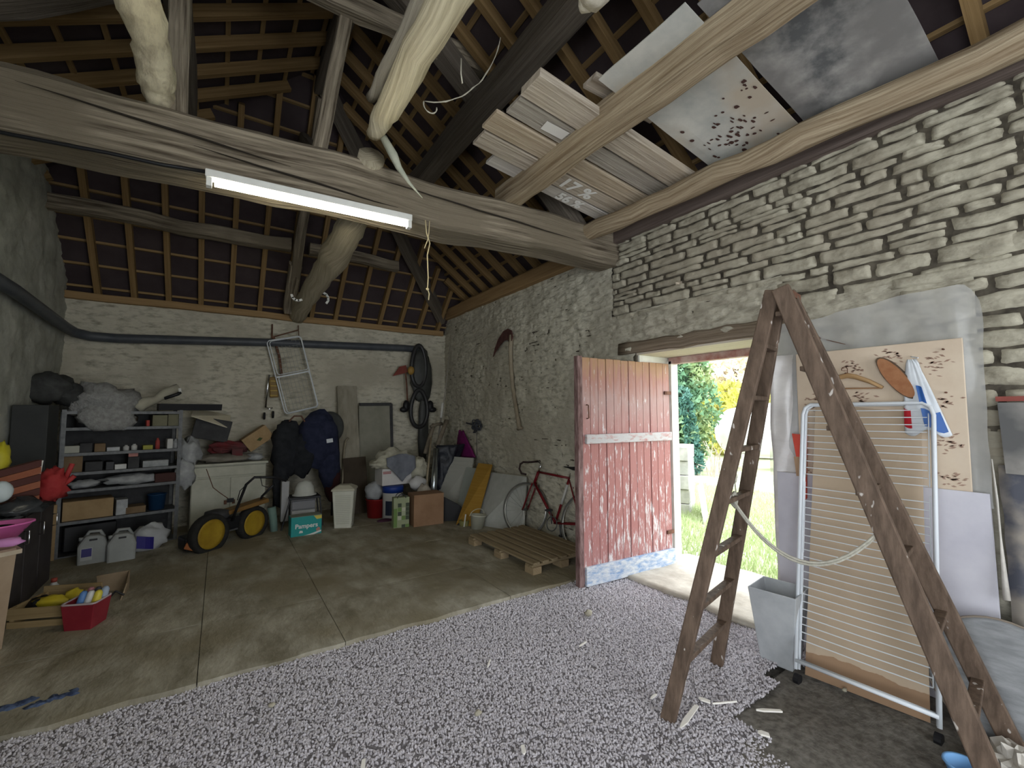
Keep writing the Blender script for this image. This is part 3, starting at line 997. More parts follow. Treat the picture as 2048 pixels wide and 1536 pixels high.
# ---------------------------------------------------------------- door leaf, opened into the barn
def door_paint():
    m = bpy.data.materials.new('flaking_red_paint')
    m.use_nodes = True
    nt = m.node_tree
    N, L = nt.nodes, nt.links
    b = N['Principled BSDF']
    b.inputs['Roughness'].default_value = .62
    b.inputs['Specular IOR Level'].default_value = .3
    tc = N.new('ShaderNodeTexCoord')
    sp = N.new('ShaderNodeSeparateXYZ')
    L.new(tc.outputs['Object'], sp.inputs[0])
    nz = N.new('ShaderNodeTexNoise')
    mp = N.new('ShaderNodeMapping')
    mp.inputs['Scale'].default_value = (9, 9, 1.6)
    L.new(tc.outputs['Object'], mp.inputs['Vector'])
    L.new(mp.outputs['Vector'], nz.inputs['Vector'])
    nz.inputs['Scale'].default_value = 3.2
    nz.inputs['Detail'].default_value = 8
    ad = N.new('ShaderNodeMath')
    ad.operation = 'MULTIPLY_ADD'
    L.new(nz.outputs['Fac'], ad.inputs[0])
    ad.inputs[1].default_value = .5
    L.new(sp.outputs['Z'], ad.inputs[2])
    rp = N.new('ShaderNodeValToRGB')      # weathering by height: bare wood, faded pink, red
    mr = N.new('ShaderNodeMath')
    mr.operation = 'DIVIDE'
    L.new(ad.outputs[0], mr.inputs[0])
    mr.inputs[1].default_value = 2.45
    L.new(mr.outputs[0], rp.inputs['Fac'])
    e = rp.color_ramp.elements
    e[0].position, e[0].color = .12, (.38, .19, .18, 1)
    e[1].position, e[1].color = .985, (.40, .24, .12, 1)
    for p, c in ((.30, (.36, .150, .14)), (.62, (.38, .165, .15)), (.78, (.42, .27, .25)), (.86, (.40, .20, .165)), (.93, (.43, .25, .15))):
        k = e.new(p)
        k.color = tuple(c) + (1,)
    n2 = N.new('ShaderNodeTexNoise')      # white flakes, more of them low down
    m2 = N.new('ShaderNodeMapping')
    m2.inputs['Scale'].default_value = (16, 16, 2.6)
    m2.inputs['Location'].default_value = (3, 1, 7)
    L.new(tc.outputs['Object'], m2.inputs['Vector'])
    L.new(m2.outputs['Vector'], n2.inputs['Vector'])
    n2.inputs['Scale'].default_value = 2.6
    n2.inputs['Detail'].default_value = 9
    n2.inputs['Roughness'].default_value = .7
    sb = N.new('ShaderNodeMath')
    sb.operation = 'MULTIPLY_ADD'
    L.new(sp.outputs['Z'], sb.inputs[0])
    sb.inputs[1].default_value = -.060
    L.new(n2.outputs['Fac'], sb.inputs[2])
    r2 = N.new('ShaderNodeValToRGB')
    r2.color_ramp.elements[0].position = .50
    r2.color_ramp.elements[1].position = .56
    L.new(sb.outputs[0], r2.inputs['Fac'])
    mx = N.new('ShaderNodeMixRGB')
    mx.inputs['Color2'].default_value = (.62, .58, .58, 1)
    L.new(r2.outputs['Color'], mx.inputs['Fac'])
    L.new(rp.outputs['Color'], mx.inputs['Color1'])
    L.new(mx.outputs['Color'], b.inputs['Base Color'])
    bp = N.new('ShaderNodeBump')
    bp.inputs['Strength'].default_value = .5
    bp.inputs['Distance'].default_value = .006
    L.new(n2.outputs['Fac'], bp.inputs['Height'])
    L.new(bp.outputs['Normal'], b.inputs['Normal'])
    return m


DPAINT = door_paint()
STILE = mat('bare_red_edge', (.10, .05, .045), (.30, .20, .19), sc=4, st=(8, 8, 1.5), rough=.85, bump=.4)
BLUE = mat('blue_white_paint', (.22, .33, .52), (.60, .62, .64), sc=5, st=(2.5, 6, 6), rough=.75, bump=.4, lo=.35, hi=.6)
PALEP = mat('pale_flaking_paint', (.52, .50, .50), (.44, .22, .20), sc=4, st=(3, 9, 9), rough=.8, bump=.4, lo=.5, hi=.7)
hx, hy, fx, fy = 3.87, 2.905, 2.675, 2.985
door = thing('door_1', 'weathered red plank door leaf standing open into the barn', 'door', (fx, fy, 0), kind='structure')
door.pop('category')
dl = math.hypot(hx - fx, hy - fy)
dx, dy = (hx - fx) / dl, (hy - fy) / dl
dang = math.degrees(math.atan2(dy, dx))
DT = frame(fx, fy, 0, dang)              # local x along the leaf, -y towards the viewer
npl = 12
pw = (dl - .05) / npl
for k in range(npl):
    x0 = .05 + k * pw
    MB(DT).box((x0 + pw / 2, .0 + .002 * (k % 3), 1.045), (pw - .006, .028, 2.02 - .01 * R())).obj('plank', DPAINT, door, bev=.003)
MB(DT).box((.025, .008, 1.03), (.055, .06, 2.07)).obj('stile', STILE, door, bev=.006)
MB(DT).box((dl / 2 + .03, -.03, 1.31), (dl - .09, .032, .085)).obj('rail', PALEP, door, bev=.006)
MB(DT).box((dl / 2 + .03, -.028, .105), (dl - .06, .03, .165)).obj('kick_board', BLUE, door, bev=.004, label='blue and white painted kick board')
b = MB(DT)
b.tube([(.10, -.016, 1.62), (.10, -.04, 1.615), (.105, -.04, 1.50), (.10, -.018, 1.495)], .006, n=6)
b.obj('hook', RUST, door, smooth=True)
for z in (.35, 1.75):
    MB(DT).box((dl - .04, -.02, z), (.09, .012, .035)).obj('hinge', RUST, door)
# fixed frame of the doorway
fr = thing('door_2', 'painted frame set back in the doorway', 'door frame', (3.92, 2.3, 0), kind='structure')
fr.pop('category')
for y in (2.905, 1.655):
    MB().box((3.93, y, 1.03), (.09, .05, 2.1)).obj('jamb', MATS['white_jamb'], fr)
MB().box((3.93, 2.28, 2.085), (.09, 1.26, .065)).obj('head', mat('faded_red_head', (.34, .14, .12), (.55, .45, .42), sc=6, rough=.8), fr)

# ---------------------------------------------------------------- trestle ladder
LW = mat('paint_splashed_wood', (.085, .058, .041), (.165, .115, .083), sc=5, st=(6, 6, 1.3), rough=.7, bump=.25, spec=.25)


def splashed():
    m = LW
    nt = m.node_tree
    N, L = nt.nodes, nt.links
    b = N['Principled BSDF']
    src = b.inputs['Base Color'].links[0].from_socket
    tc = N.new('ShaderNodeTexCoord')
    mp = N.new('ShaderNodeMapping')
    mp.inputs['Scale'].default_value = (1, 1, .45)
    L.new(tc.outputs['Object'], mp.inputs['Vector'])
    nz = N.new('ShaderNodeTexNoise')
    nz.inputs['Scale'].default_value = 24
    nz.inputs['Detail'].default_value = 2
    L.new(mp.outputs['Vector'], nz.inputs['Vector'])
    rp = N.new('ShaderNodeValToRGB')
    rp.color_ramp.elements[0].position = .68
    rp.color_ramp.elements[1].position = .71
    L.new(nz.outputs['Fac'], rp.inputs['Fac'])
    mx = N.new('ShaderNodeMixRGB')
    mx.inputs['Color2'].default_value = (.52, .48, .44, 1)
    L.new(rp.outputs['Color'], mx.inputs['Fac'])
    L.new(src, mx.inputs['Color1'])
    L.new(mx.outputs['Color'], b.inputs['Base Color'])


splashed()
lad = thing('trestle_ladder', 'tall brown wooden trestle ladder splashed with paint by the doorway', 'ladder', (2.5, 1.0, 0))
LF, LR_, RF, RR_ = Vector((1.93, 1.50, 0)), Vector((2.60, 1.65, 0)), Vector((2.47, .405, 0)), Vector((3.04, .475, 0))
AP = Vector((2.44, 1.14, 2.14))
hd = (LR_ - LF).normalized()
aF, aR = AP - hd * .055, AP + hd * .085


def stile(p, q, w, h, label=None):
    b = MB()
    d = (q - p).normalized()
    side = hd
    b.bar(p, q + d * .05, w, h, up=d.cross(side))
    return b.obj('stile', LW, lad, bev=.006)


nL = Vector((0, .02, .0))
stile(LF, aF + Vector((0, .02, 0)), .034, .072)
stile(LR_, aR + Vector((0, .02, 0)), .034, .072)
stile(RF, aF + Vector((.02, -.045, 0)) - hd * .035, .038, .082)
stile(RR_, aR + Vector((.02, -.045, 0)) - hd * .035, .038, .082)
for p, q, p2, q2, n_ in ((LF, aF, LR_, aR, 8), (RF, aF - hd * .03, RR_, aR - hd * .03, 7)):
    for k in range(n_):
        t = (.135 + .125 * k) if n_ == 8 else (.15 + .135 * k)
        a, c = p.lerp(q, t), p2.lerp(q2, t)
        MB().bar(a, c, .045, .024).obj('rung', LW, lad, bev=.004)
b = MB()
b.bar(AP + Vector((0, .05, .02)) + hd * .02, AP + Vector((.02, -.08, .02)) + hd * .02, .16, .03)
b.obj('hinge_strap', RUST, lad)
ROPE = mat('grey_rope', (.38, .36, .30), (.52, .50, .43), sc=60, rough=.9)
b = MB()
A0 = LF.lerp(aF, .50) + hd * .14
A1 = RF.lerp(aF, .47) + Vector((-.02, 0, .0))
for o_ in (0, .012):
    b.tube([A0.lerp(A1, t) + Vector((0, 0, -.23 * (1 - (2 * t - 1) ** 2) + .02 + o_)) for t in [i / 16 for i in range(17)]], .006, n=6)
b.tube([A0 + Vector((0, 0, .02)), A0 + Vector((.03, 0, .05)), A0 + Vector((.07, .01, .0)), A0 + Vector((.04, 0, -.03)), A0 + Vector((-.01, .01, .01)), A0 + Vector((.06, 0, .03))], .009, n=6)
b.obj('stay_rope', ROPE, lad, smooth=True, label='grey stay rope sagging between the halves')
b = MB()
b.tube([A0 + Vector((.05, 0, .04)), A0 + Vector((.04, .0, .15)), A0 + Vector((.055, 0, .26)), A0 + Vector((.06, 0, .36))], .004, n=5, jit=.4)
b.blob(A0 + Vector((.045, 0, .13)), (.014, .012, .03), 8, 6)
tag(b.obj('cobweb_strand', WEB, None, smooth=True), 'dusty strand hanging between the ladder rungs', 'cobweb')

# ---------------------------------------------------------------- folded drying rack and what stands behind it
WIRE = mat('white_coated_wire', (.70, .74, .78), rough=.35)
rack = thing('drying_rack', 'folded white wire clothes drying rack leaning on the wall', 'drying rack', (2.92, 1.0, 0))
BL, BR, TL, TR = Vector((2.875, 1.315, .10)), Vector((2.915, .705, .10)), Vector((3.30, 1.40, 1.60)), Vector((3.30, .745, 1.60))
nrm = (TL - BL).cross(BR - BL).normalized()
if nrm.x > 0:
    nrm = -nrm


def rk(u, v, d=0.0):
    return BL.lerp(BR, u).lerp(TL.lerp(TR, u), v) + nrm * d


def hoop(d, ins, r):
    """outer hoop: two posts joined by a rounded top bar"""
    P = [rk(ins, -.03, d), rk(ins, .90, d), rk(ins, .955, d), rk(ins + .02, .985, d), rk(ins + .07, 1.0, d), rk(1 - ins - .07, 1.0, d), rk(1 - ins - .02, .985, d), rk(1 - ins, .955, d), rk(1 - ins, .90, d), rk(1 - ins, -.03, d)]
    b = MB()
    b.tube(P, r, n=9)
    return b


hoop(.012, 0, .0105).obj('frame', WIRE, rack, smooth=True)
hoop(-.014, .012, .0095).obj('frame', WIRE, rack, smooth=True)
for d in (.016, -.016):
    b = MB()
    b.tube([rk(0, 0, d), rk(1, 0, d)], .011, n=8)
    b.obj('bottom_bar', WIRE, rack, smooth=True)
nw = 34
for k in range(nw):
    v = .075 + .90 * k / (nw - 1)
    if k in (22,):
        continue
    b = MB()
    e = .035 if k < 23 else .045
    b.tube([rk(e, v, .004), rk(.5, v - .002, .004), rk(1 - e, v, .004)], .0030, n=5)
    b.obj('wire', WIRE, rack)
for v0, v1 in ((.075, .36), (.39, .67), (.70, .975)):
    for u in (.035, .965):
        b = MB()
        b.tube([rk(u, v0, .004), rk(u, v1, .004)], .003, n=5)
        b.obj('side_wire', WIRE, rack)
for u in (.01, .99):
    b = MB()
    c = rk(u, -.055, .0)
    b.tube([c + Vector((-.0, -.014, -.012)), c + Vector((0, .014, -.012))], .028, n=14)
    b.obj('castor', BLACK, rack, smooth=False)


def stained(name, c, cs, h, amp):
    m = mat(name, c, tuple(k * 1.12 for k in c), sc=2.5, rough=.85, bump=.05)
    nt = m.node_tree
    N, L = nt.nodes, nt.links
    b = N['Principled BSDF']
    src = b.inputs['Base Color'].links[0].from_socket
    tc = N.new('ShaderNodeTexCoord')
    sp = N.new('ShaderNodeSeparateXYZ')
    L.new(tc.outputs['Object'], sp.inputs[0])
    nz = N.new('ShaderNodeTexNoise')
    nz.inputs['Scale'].default_value = 5
    nz.inputs['Detail'].default_value = 4
    L.new(tc.outputs['Object'], nz.inputs['Vector'])
    a = N.new('ShaderNodeMath')
    a.operation = 'MULTIPLY_ADD'
    L.new(nz.outputs['Fac'], a.inputs[0])
    a.inputs[1].default_value = amp
    L.new(sp.outputs['Z'], a.inputs[2])
    r = N.new('ShaderNodeMath')
    r.operation = 'LESS_THAN'
    L.new(a.outputs[0], r.inputs[0])
    r.inputs[1].default_value = h + amp * .5
    mx = N.new('ShaderNodeMixRGB')
    mx.inputs['Color2'].default_value = tuple(cs) + (1,)
    L.new(r.outputs[0], mx.inputs['Fac'])
    L.new(src, mx.inputs['Color1'])
    L.new(mx.outputs['Color'], b.inputs['Base Color'])
    return m


b = MB()
b.quad((2.94, 1.30, .005), (3.01, .765, .005), (3.355, .815, 1.58), (3.345, 1.345, 1.60), .006)
tag(b.obj('hardboard_sheet', stained('damp_hardboard', (.46, .36, .26), (.32, .205, .125), .13, .10), None), 'brown hardboard sheet with a damp bottom edge behind the rack', 'board')
b = MB()
b.quad((3.32, 1.60, .0), (3.32, .545, .0), (3.345, .56, 1.13), (3.345, 1.60, 1.13), .02)
tag(b.obj('foil_insulation_panel', mat('lavender_film', (.56, .55, .62), (.66, .65, .71), sc=3, rough=.4, bump=.1, c3=(.55, .53, .57)), None), 'lavender grey film-covered panel against the wall right of the rack', 'panel')
# floral board
FLOR = mat('floral_paper', (.62, .50, .38), (.70, .59, .46), sc=3, rough=.8)
fl = thing('floral_board', 'cream board with faded brown flower prints on the right wall', 'board', (3.345, 1.05, 1.1))
b = MB()
b.box((3.348, 1.04, 1.535), (.014, .83, .84))
b.obj('panel', FLOR, fl, bev=.003)
PRINT = mat('brown_print', (.30, .19, .14), (.42, .29, .22), sc=30, rough=.9)
rr = random.Random(8)
b = MB()
for cy, cz in ((1.33, 1.86), (1.36, 1.62), (1.14, 1.84), (1.10, 1.64), (.94, 1.90), (.74, 1.84), (.72, 1.60), (.70, 1.18), (.70, 1.38), (1.28, 1.36), (.93, 1.35), (1.12, 1.22), (1.33, 1.18)):
    for k in range(26):
        y, z = cy + rr.gauss(0, .030), cz + rr.gauss(0, .026)
        if not (.635 < y < 1.445 and 1.125 < z < 1.945):
            continue
        a, w, l = rr.uniform(-.6, .6), rr.uniform(.003, .006), rr.uniform(.008, .018)
        ca, sa = math.cos(a), math.sin(a)
        b.add([(3.3395, y + p * ca - q * sa, z + p * sa + q * ca) for p, q in ((-l, 0), (0, -w), (l, 0), (0, w))], [(0, 1, 2, 3)])
tag(b.obj('flower_print', PRINT, fl), kind='stuff')
for y, z in ((1.365, 1.80), (.70, 1.90), (1.16, 1.80), (.70, 1.66)):
    MB().tube([(3.34, y, z), (3.32, y, z)], .005, n=6).obj('nail', RUST, fl)
# translucent sheeting behind it
FILM = mat('clear_sheeting', (.55, .56, .56), (.68, .68, .67), sc=3, rough=.16, alpha=.42, spec=.6, bump=.2, bsc=4)
b = MB()


def film(u, v):
    y = 1.655 - 1.10 * u + .02 * noise.noise(Vector((v * 4, 1, 3)))
    top = 2.17 + .10 * u + .02 * noise.noise(Vector((u * 5, 0, 0)))
    if u > .93:
        top -= .12 * ((u - .93) / .07) ** 2
    z = 1.05 + (top - 1.05) * v
    return (3.372 + .014 * noise.noise(Vector((u * 4, v * 2.5, 6))) + .010 * noise.noise(Vector((u * 13, v * 4, 2))) - .05 * max(0, .12 - u) * 3, y, z)


b.sheet(film, 40, 30)
tag(b.obj('plastic_sheeting', FILM, None, smooth=True), 'crinkled clear plastic sheeting pinned on the wall above the floral board', 'plastic sheet')
# narrow board edge wrapped in the film beside the opening
b = MB()
b.sheet(lambda u, v: (3.33 + .06 * u + .012 * noise.noise(Vector((u * 3, v * 8, 2))), 1.63 - .19 * u + .015 * noise.noise(Vector((v * 6, 1, 4))), .04 + 1.92 * v), 8, 40)
tag(b.obj('wrapped_panel', mat('wrapped_film', (.66, .63, .62), (.80, .77, .75), sc=4, st=(1, 1, 2), rough=.25, spec=.6, bump=.25), None, smooth=True, solid=.02), 'film-wrapped pale panel edge standing at the doorway', 'panel')
b = MB()
b.tube([(3.41, 1.345, 2.075), (3.33, 1.30, 2.045)], .008, n=6)
b.tube([(3.38, 1.31, 2.05), (3.38, 1.14, 1.98)], .0025, n=5)
tag(b.obj('wire_hook', RUST, None), 'rusty spike with a thin wire in the plastic sheeting', 'hook')
# red strip
b = MB()
b.prism([(1.475, 1.405), (1.385, 1.40), (1.40, .98), (1.415, .96)], 0, 3.285, 3.297)
o = tag(b.obj('marker_board', mat('orange_red_paint', (.60, .075, .05), (.66, .10, .07), sc=4, rough=.6), None), 'pointed orange red strip tucked behind the rack', 'strip')
b = MB()
b.prism([(1.468, 1.25), (1.388, 1.25), (1.395, 1.12), (1.456, 1.12)], 0, 3.2835, 3.2848)
q_ = b.obj('tan_band', mat('tan_band', (.40, .26, .16), rough=.8), None)
q_.parent = o
q_.matrix_parent_inverse = Matrix.Translation(-Vector(o.location))
# coat hanger
hg = thing('coat_hanger', 'plain wooden coat hanger hung on the floral board', 'hanger', (3.325, 1.15, 1.7))
PINE = wood('honey_wood', (.36, .22, .10), (.48, .31, .16), bump=.15)
b = MB()
b.tube([(3.325, 1.32, 1.715), (3.325, 1.26, 1.755), (3.325, 1.19, 1.778), (3.325, 1.15, 1.785), (3.325, 1.11, 1.775), (3.325, 1.04, 1.742), (3.325, .975, 1.70)], [.010, .013, .015, .016, .015, .013, .010], n=8)
b.obj('arms', PINE, hg, smooth=True)
MB().tube([(3.325, 1.315, 1.708), (3.325, .98, 1.697)], .005, n=6).obj('trouser_bar', wood('bar_wood', (.28, .15, .08), (.36, .21, .11)), hg)
MB().tube([(3.325, 1.15, 1.79), (3.325, 1.15, 1.815)] + arc((3.325, 1.165, 1.825), .016, 200, -20, 8, ax=(0, 1, 0)), .0025, n=5).obj('hook', RUST, hg)
# wood slice
ws = thing('wood_slice', 'oval slice of wood with dark bark hung on the floral board', 'wood slice', (3.32, .91, 1.63))
th = math.radians(24)
el = lambda k, a, bb: ((.905 + a * math.cos(k) * math.cos(th) + bb * math.sin(k) * math.sin(th)), (1.755 - a * math.cos(k) * math.sin(th) * -1 + bb * math.sin(k) * math.cos(th)))
pl = [el(2 * math.pi * i / 28, .078 * (1 + .04 * math.sin(5 * i)), .135) for i in range(28)]
MB().prism(pl, 0, 3.300, 3.336).obj('bark', mat('bark', (.09, .06, .04), (.16, .11, .075), sc=20, rough=.95, bump=.6), ws)
pl = [el(2 * math.pi * i / 28, .070, .126) for i in range(28)]
MB().prism(pl, 0, 3.296, 3.301).obj('cut_face', mat('red_brown_wood', (.30, .125, .055), (.40, .19, .09), sc=5, st=(1, 3, 3), rough=.7), ws, label='red brown cut face')
# carrier bag
bg = thing('carrier_bag', 'white carrier bag with blue and red print hung beside the wood slice', 'bag', (3.31, .79, 1.44))
BAGW = mat('white_film', (.62, .66, .70), (.72, .75, .78), sc=6, rough=.35, bump=.2)


def bagf(u, v, o_=0):
    w = .025 + .115 * (1 - v) ** .7 + .02 * (1 - v)
    y = .835 - .055 * (1 - v) - (u - .5) * 2 * w * .62
    return (3.305 - .02 * math.sin(u * math.pi) * (1 - v) - o_ + .008 * noise.noise(Vector((u * 6, v * 3, 1))), y, 1.435 + .42 * v - .02 * (1 - v) * math.sin(u * 9))


b = MB()
b.sheet(lambda u, v: bagf(u, v), 14, 16)
b.obj('sack', BAGW, bg, smooth=True, solid=.012)
for (u0, u1, v0, v1), mm, nm in (((.50, .98, .05, .30), mat('blue_print', (.03, .11, .36), rough=.4), 'blue_print'), ((.50, .72, .36, .62), MATS['blue_print'], 'blue_print'), ((.02, .22, .10, .34), mat('red_print', (.42, .02, .03), rough=.4), 'red_print')):
    b = MB()
    b.sheet(lambda u, v: bagf(u0 + (u1 - u0) * u, v0 + (v1 - v0) * v, .014), 5, 5)
    b.obj(nm, mm, bg, smooth=True)
MB().tube([(3.34, .84, 1.875), (3.32, .83, 1.87), (3.30, .80, 1.86)], .004, n=5).obj('handle', BAGW, bg)
# zinc planter by the doorway
b = MB(frame(2.985, 1.455, 0, 8))
ri, ro = [], []
for s_, z in ((.088, 0), (.135, .45)):
    ro.append([(s_, s_, z), (-s_, s_, z), (-s_, -s_, z), (s_, -s_, z)])
vs = ro[0] + ro[1] + [(x * .94, y * .94, z) for x, y, z in ro[1]] + [(x * .9, y * .9, .04) for x, y, z in ro[0]]
fs = [(3, 2, 1, 0)] + [(k, (k + 1) % 4, 4 + (k + 1) % 4, 4 + k) for k in range(4)] + [(4 + k, 4 + (k + 1) % 4, 8 + (k + 1) % 4, 8 + k) for k in range(4)] + [(8 + k, 8 + (k + 1) % 4, 12 + (k + 1) % 4, 12 + k) for k in range(4)] + [(12, 13, 14, 15)]
b.add(vs, fs)
tag(b.obj('planter', mat('dull_zinc', (.42, .44, .46), (.52, .54, .555), sc=6, rough=.6, metal=.2, bump=.1), None, bev=.004), 'tall square grey zinc planter standing at the doorway', 'planter')
# big round lid
rd = thing('round_lid', 'large round grey metal lid leaning on the wall at the lower right', 'lid', (3.08, .53, 0))
ax = Vector((-.93, -.10, .25)).normalized()
c0 = Vector((3.13, .53, .285))
e1 = ax.cross(Vector((0, 0, 1))).normalized()
e2 = e1.cross(ax)
b = MB()
vs, fs = [], []
prof = [(.0, .008), (.10, .010), (.20, .004), (.245, .0), (.262, .006), (.27, -.004), (.262, -.014), (.0, -.012)]
n_ = 40
for r_, h_ in prof:
    for k in range(n_):
        t = 2 * math.pi * k / n_
        vs.append(tuple(c0 + e1 * r_ * math.cos(t) + e2 * r_ * math.sin(t) + ax * h_))
for i in range(len(prof) - 1):
    for k in range(n_):
        fs.append((i * n_ + k, i * n_ + (k + 1) % n_, (i + 1) * n_ + (k + 1) % n_, (i + 1) * n_ + k))
b.add(vs, fs)
b.obj('disc', mat('brushed_lid', (.17, .175, .18), (.26, .265, .27), sc=4, st=(2, 2, 8), rough=.5, metal=.35, bump=.1), rd, smooth=True)
b = MB()
b.tube([c0 + e1 * .268 * math.cos(2 * math.pi * k / 40) + e2 * .268 * math.sin(2 * math.pi * k / 40) for k in range(40)], .006, n=6, closed=True)
b.obj('rim', mat('tan_rim', (.24, .20, .16), rough=.6), rd, smooth=True)
# canvas panels at the right edge
b = MB()
b.quad((3.365, .50, 1.24), (3.365, -.3, 1.22), (3.38, -.3, 1.59), (3.38, .515, 1.60), .025)
tag(b.obj('canvas_panel', mat('grey_canvas', (.27, .255, .235), (.36, .345, .32), sc=6, rough=.9, c3=(.12, .12, .12), sc3=2.0), None), 'grey canvas covered panel under the stones at the right edge', 'panel')
b = MB()
b.box((3.375, .12, 1.62), (.04, .80, .025))
tag(b.obj('red_rail', mat('red_brown_rail', (.22, .05, .04), (.30, .09, .07), sc=8, rough=.7), None), 'thin red painted rail above the canvas panel', 'rail')
CAMO = mat('camouflage_canvas', (.36, .32, .27), (.30, .28, .26), sc=3, rough=.9, c3=(.10, .105, .13), sc3=4.2, lo=.4, hi=.6)
b = MB()
b.sheet(lambda u, v: (3.30 + .07 * v - .03 * u * 0 + .015 * noise.noise(Vector((u * 4, v * 5, 1))), .53 - .03 * (1 - v) - .85 * u + .012 * noise.noise(Vector((v * 7, 2, 1))), .02 + 1.26 * v), 16, 24)
tag(b.obj('camouflage_tarpaulin', CAMO, None, smooth=True, solid=.02), 'camouflage patterned tarpaulin hanging at the lower right edge', 'tarpaulin')
b = MB()
b.tube([(3.335, .545, 1.31), (3.33, .535, 1.10), (3.31, .53, .92), (3.29, .52, .62)], [.003, .006, .004, .012], n=7, jit=.4)
tag(b.obj('frayed_cloth_edge', mat('frayed_white', (.52, .49, .44), (.64, .61, .56), sc=20, rough=.95), None, smooth=True), 'frayed whitish cloth edge beside the camouflage tarpaulin', 'cloth')
# tub and torn paper at the bottom edge
b = MB()
b.lathe([(.045, 0), (.062, .05), (.068, .055), (.066, .062), (.056, .058), (.042, .008)], (2.69, .585, .0), 24)
tag(b.obj('tub', mat('light_blue_plastic', (.20, .42, .75), rough=.4), None, smooth=True), 'small light blue tub beside the foot of the ladder', 'tub')
b = MB()
b.blob((2.86, .46, .06), (.10, .08, .06), 18, 9, amp=.5, fr=3, seed=4, flat=-.055)
tag(b.obj('crumpled_paper', mat('crumpled_paper', (.48, .45, .40), (.60, .57, .52), sc=8, rough=.9), None), 'crumpled pale paper on the floor by the ladder foot', 'paper')
# dark junk under the lid
b = MB()
b.blob((3.22, .42, .06), (.12, .16, .07), 14, 8, amp=.25, seed=9, flat=-.06)
tag(b.obj('dark_sack', DARK, None, smooth=True), 'dark sack on the floor under the round lid', 'sack')
# peg in the wall
b = MB()
b.bar((3.46, 2.44, 2.735), (3.30, 2.36, 2.68), .035, .022)
tag(b.obj('wooden_peg', BOARD, None, bev=.003), 'pale wooden peg sticking out of the stones over the doorway', 'peg')
# splinters and scraps on the gravel
SPL = mat('fresh_splinter', (.78, .75, .68), (.86, .83, .77), sc=12, rough=.8)
spl = [(2.02, 1.44, .20, 12, .026, 'longest flat white splinter near the ladder foot'), (2.40, 1.24, .13, -35, .018, 'white splinter beside the bare earth'), (2.27, 1.40, .14, -25, .006, 'thin needle of wood between two splinters'), (2.20, 1.47, .06, -70, .025, 'short broad chip between the ladder feet'), (2.21, 1.17, .05, -60, .03, 'square white chip towards the viewer'), (1.42, 2.40, .085, 50, .010, 'narrow splinter alone in the middle of the gravel'), (.56, 2.0, .12, 70, .020, 'pointed pale splinter at the near edge of the gravel'), (2.05, 2.25, .075, 10, .010, 'small splinter on the gravel left of the doorway sill'), (1.2, 1.72, .05, 65, .02, 'blunt wood chip at the near edge of the view'), (2.0, 1.64, .05, 5, .012, 'chip behind the left ladder foot'), (-.02, 3.30, .06, 20, .012, 'small white chip on the slab edge')]
for x, y, l, a, w, lab in spl:
    b = MB(frame(x, y, .022, a) @ Matrix.Rotation(math.radians(U(-5, 5)), 4, 'Y'))
    k = .3 if w > .012 else .5
    b.prism([(-l / 2, -w / 2 * k), (-l / 4, -w / 2), (l / 2, -w * .4), (l / 2 - .004, w * .4), (-l / 5, w / 2), (-l / 2, w / 2 * k)], 2, 0, .008)
    tag(b.obj('wood_splinter', SPL, None), lab, 'splinter', group='wood splinters on the gravel')
for x, y, s_, lab in ((2.38, 2.55, .035, 'lone pale stone on the gravel near the sill'), (1.15, 2.05, .02, 'small pale pebble beside the pointed splinter'), (2.93, 1.10, .016, 'white crumb on the earth under the drying rack'), (.28, 2.7, .018, 'white pebble on the dark left part of the gravel')):
    b = MB()
    b.blob((x, y, s_ * .6 + .012), (s_, s_ * .75, s_ * .6), 9, 6, amp=.2, seed=x)
    tag(b.obj('stone', STONE, None, smooth=True), lab, 'stone', group='stones lying on the gravel')
b = MB(frame(-.36, 3.25, .012, 40))
b.sheet(lambda u, v: ((u - .5) * .13, (v - .5) * .09 * (1 - .5 * abs(2 * u - 1.2)), .012 * math.sin(u * 3) + .01 * v), 6, 4)
tag(b.obj('dry_leaf', mat('brown_leaf', (.13, .095, .06), (.2, .15, .10), sc=10, rough=.9), None, smooth=True, solid=.003), 'curled brown leaf on the slab edge', 'leaf')
b = MB()
b.tube([(-.17, 3.36, .012), (-.13, 3.42, .014), (-.06, 3.50, .012)], .005, n=5)
tag(b.obj('blue_tie', mat('pale_blue', (.45, .55, .66), rough=.5), None), 'pale blue plastic tie on the slab near the leaf', 'tie')
b = MB()
for k in range(6):
    b.blob((-.92 + .06 * k, 3.38 + .03 * (k % 3) - .012 * k, .02), (.055, .05, .028), 10, 7, amp=.35, fr=3, seed=k, flat=-.018)
tag(b.obj('rag', mat('blue_rag', (.02, .03, .07), (.10, .14, .24), sc=25, rough=.95), None, smooth=True), 'crumpled dark blue rag on the slab at the left edge', 'rag')
# ---------------------------------------------------------------- far end: pipe, shelf, cabinet, mower, pile
PVC = mat('blue_grey_pipe', (.055, .062, .075), (.08, .088, .10), sc=6, rough=.45)
b = MB()
b.tube([(XL + .10, 2.0, 2.62), (XL + .10, 5.5, 2.60), (XL + .10, 7.0, 2.53), (XL + .14, 7.20, 2.50), (XL + .26, 7.30, 2.48), (XL + .5, 7.32, 2.48), (.6, 7.33, 2.58), (2.6, 7.33, 2.66), (2.95, 7.33, 2.66)], .058, n=14)
tag(b.obj('drain_pipe', PVC, None, smooth=True), 'dark blue grey drain pipe running round the left and back walls', 'pipe')

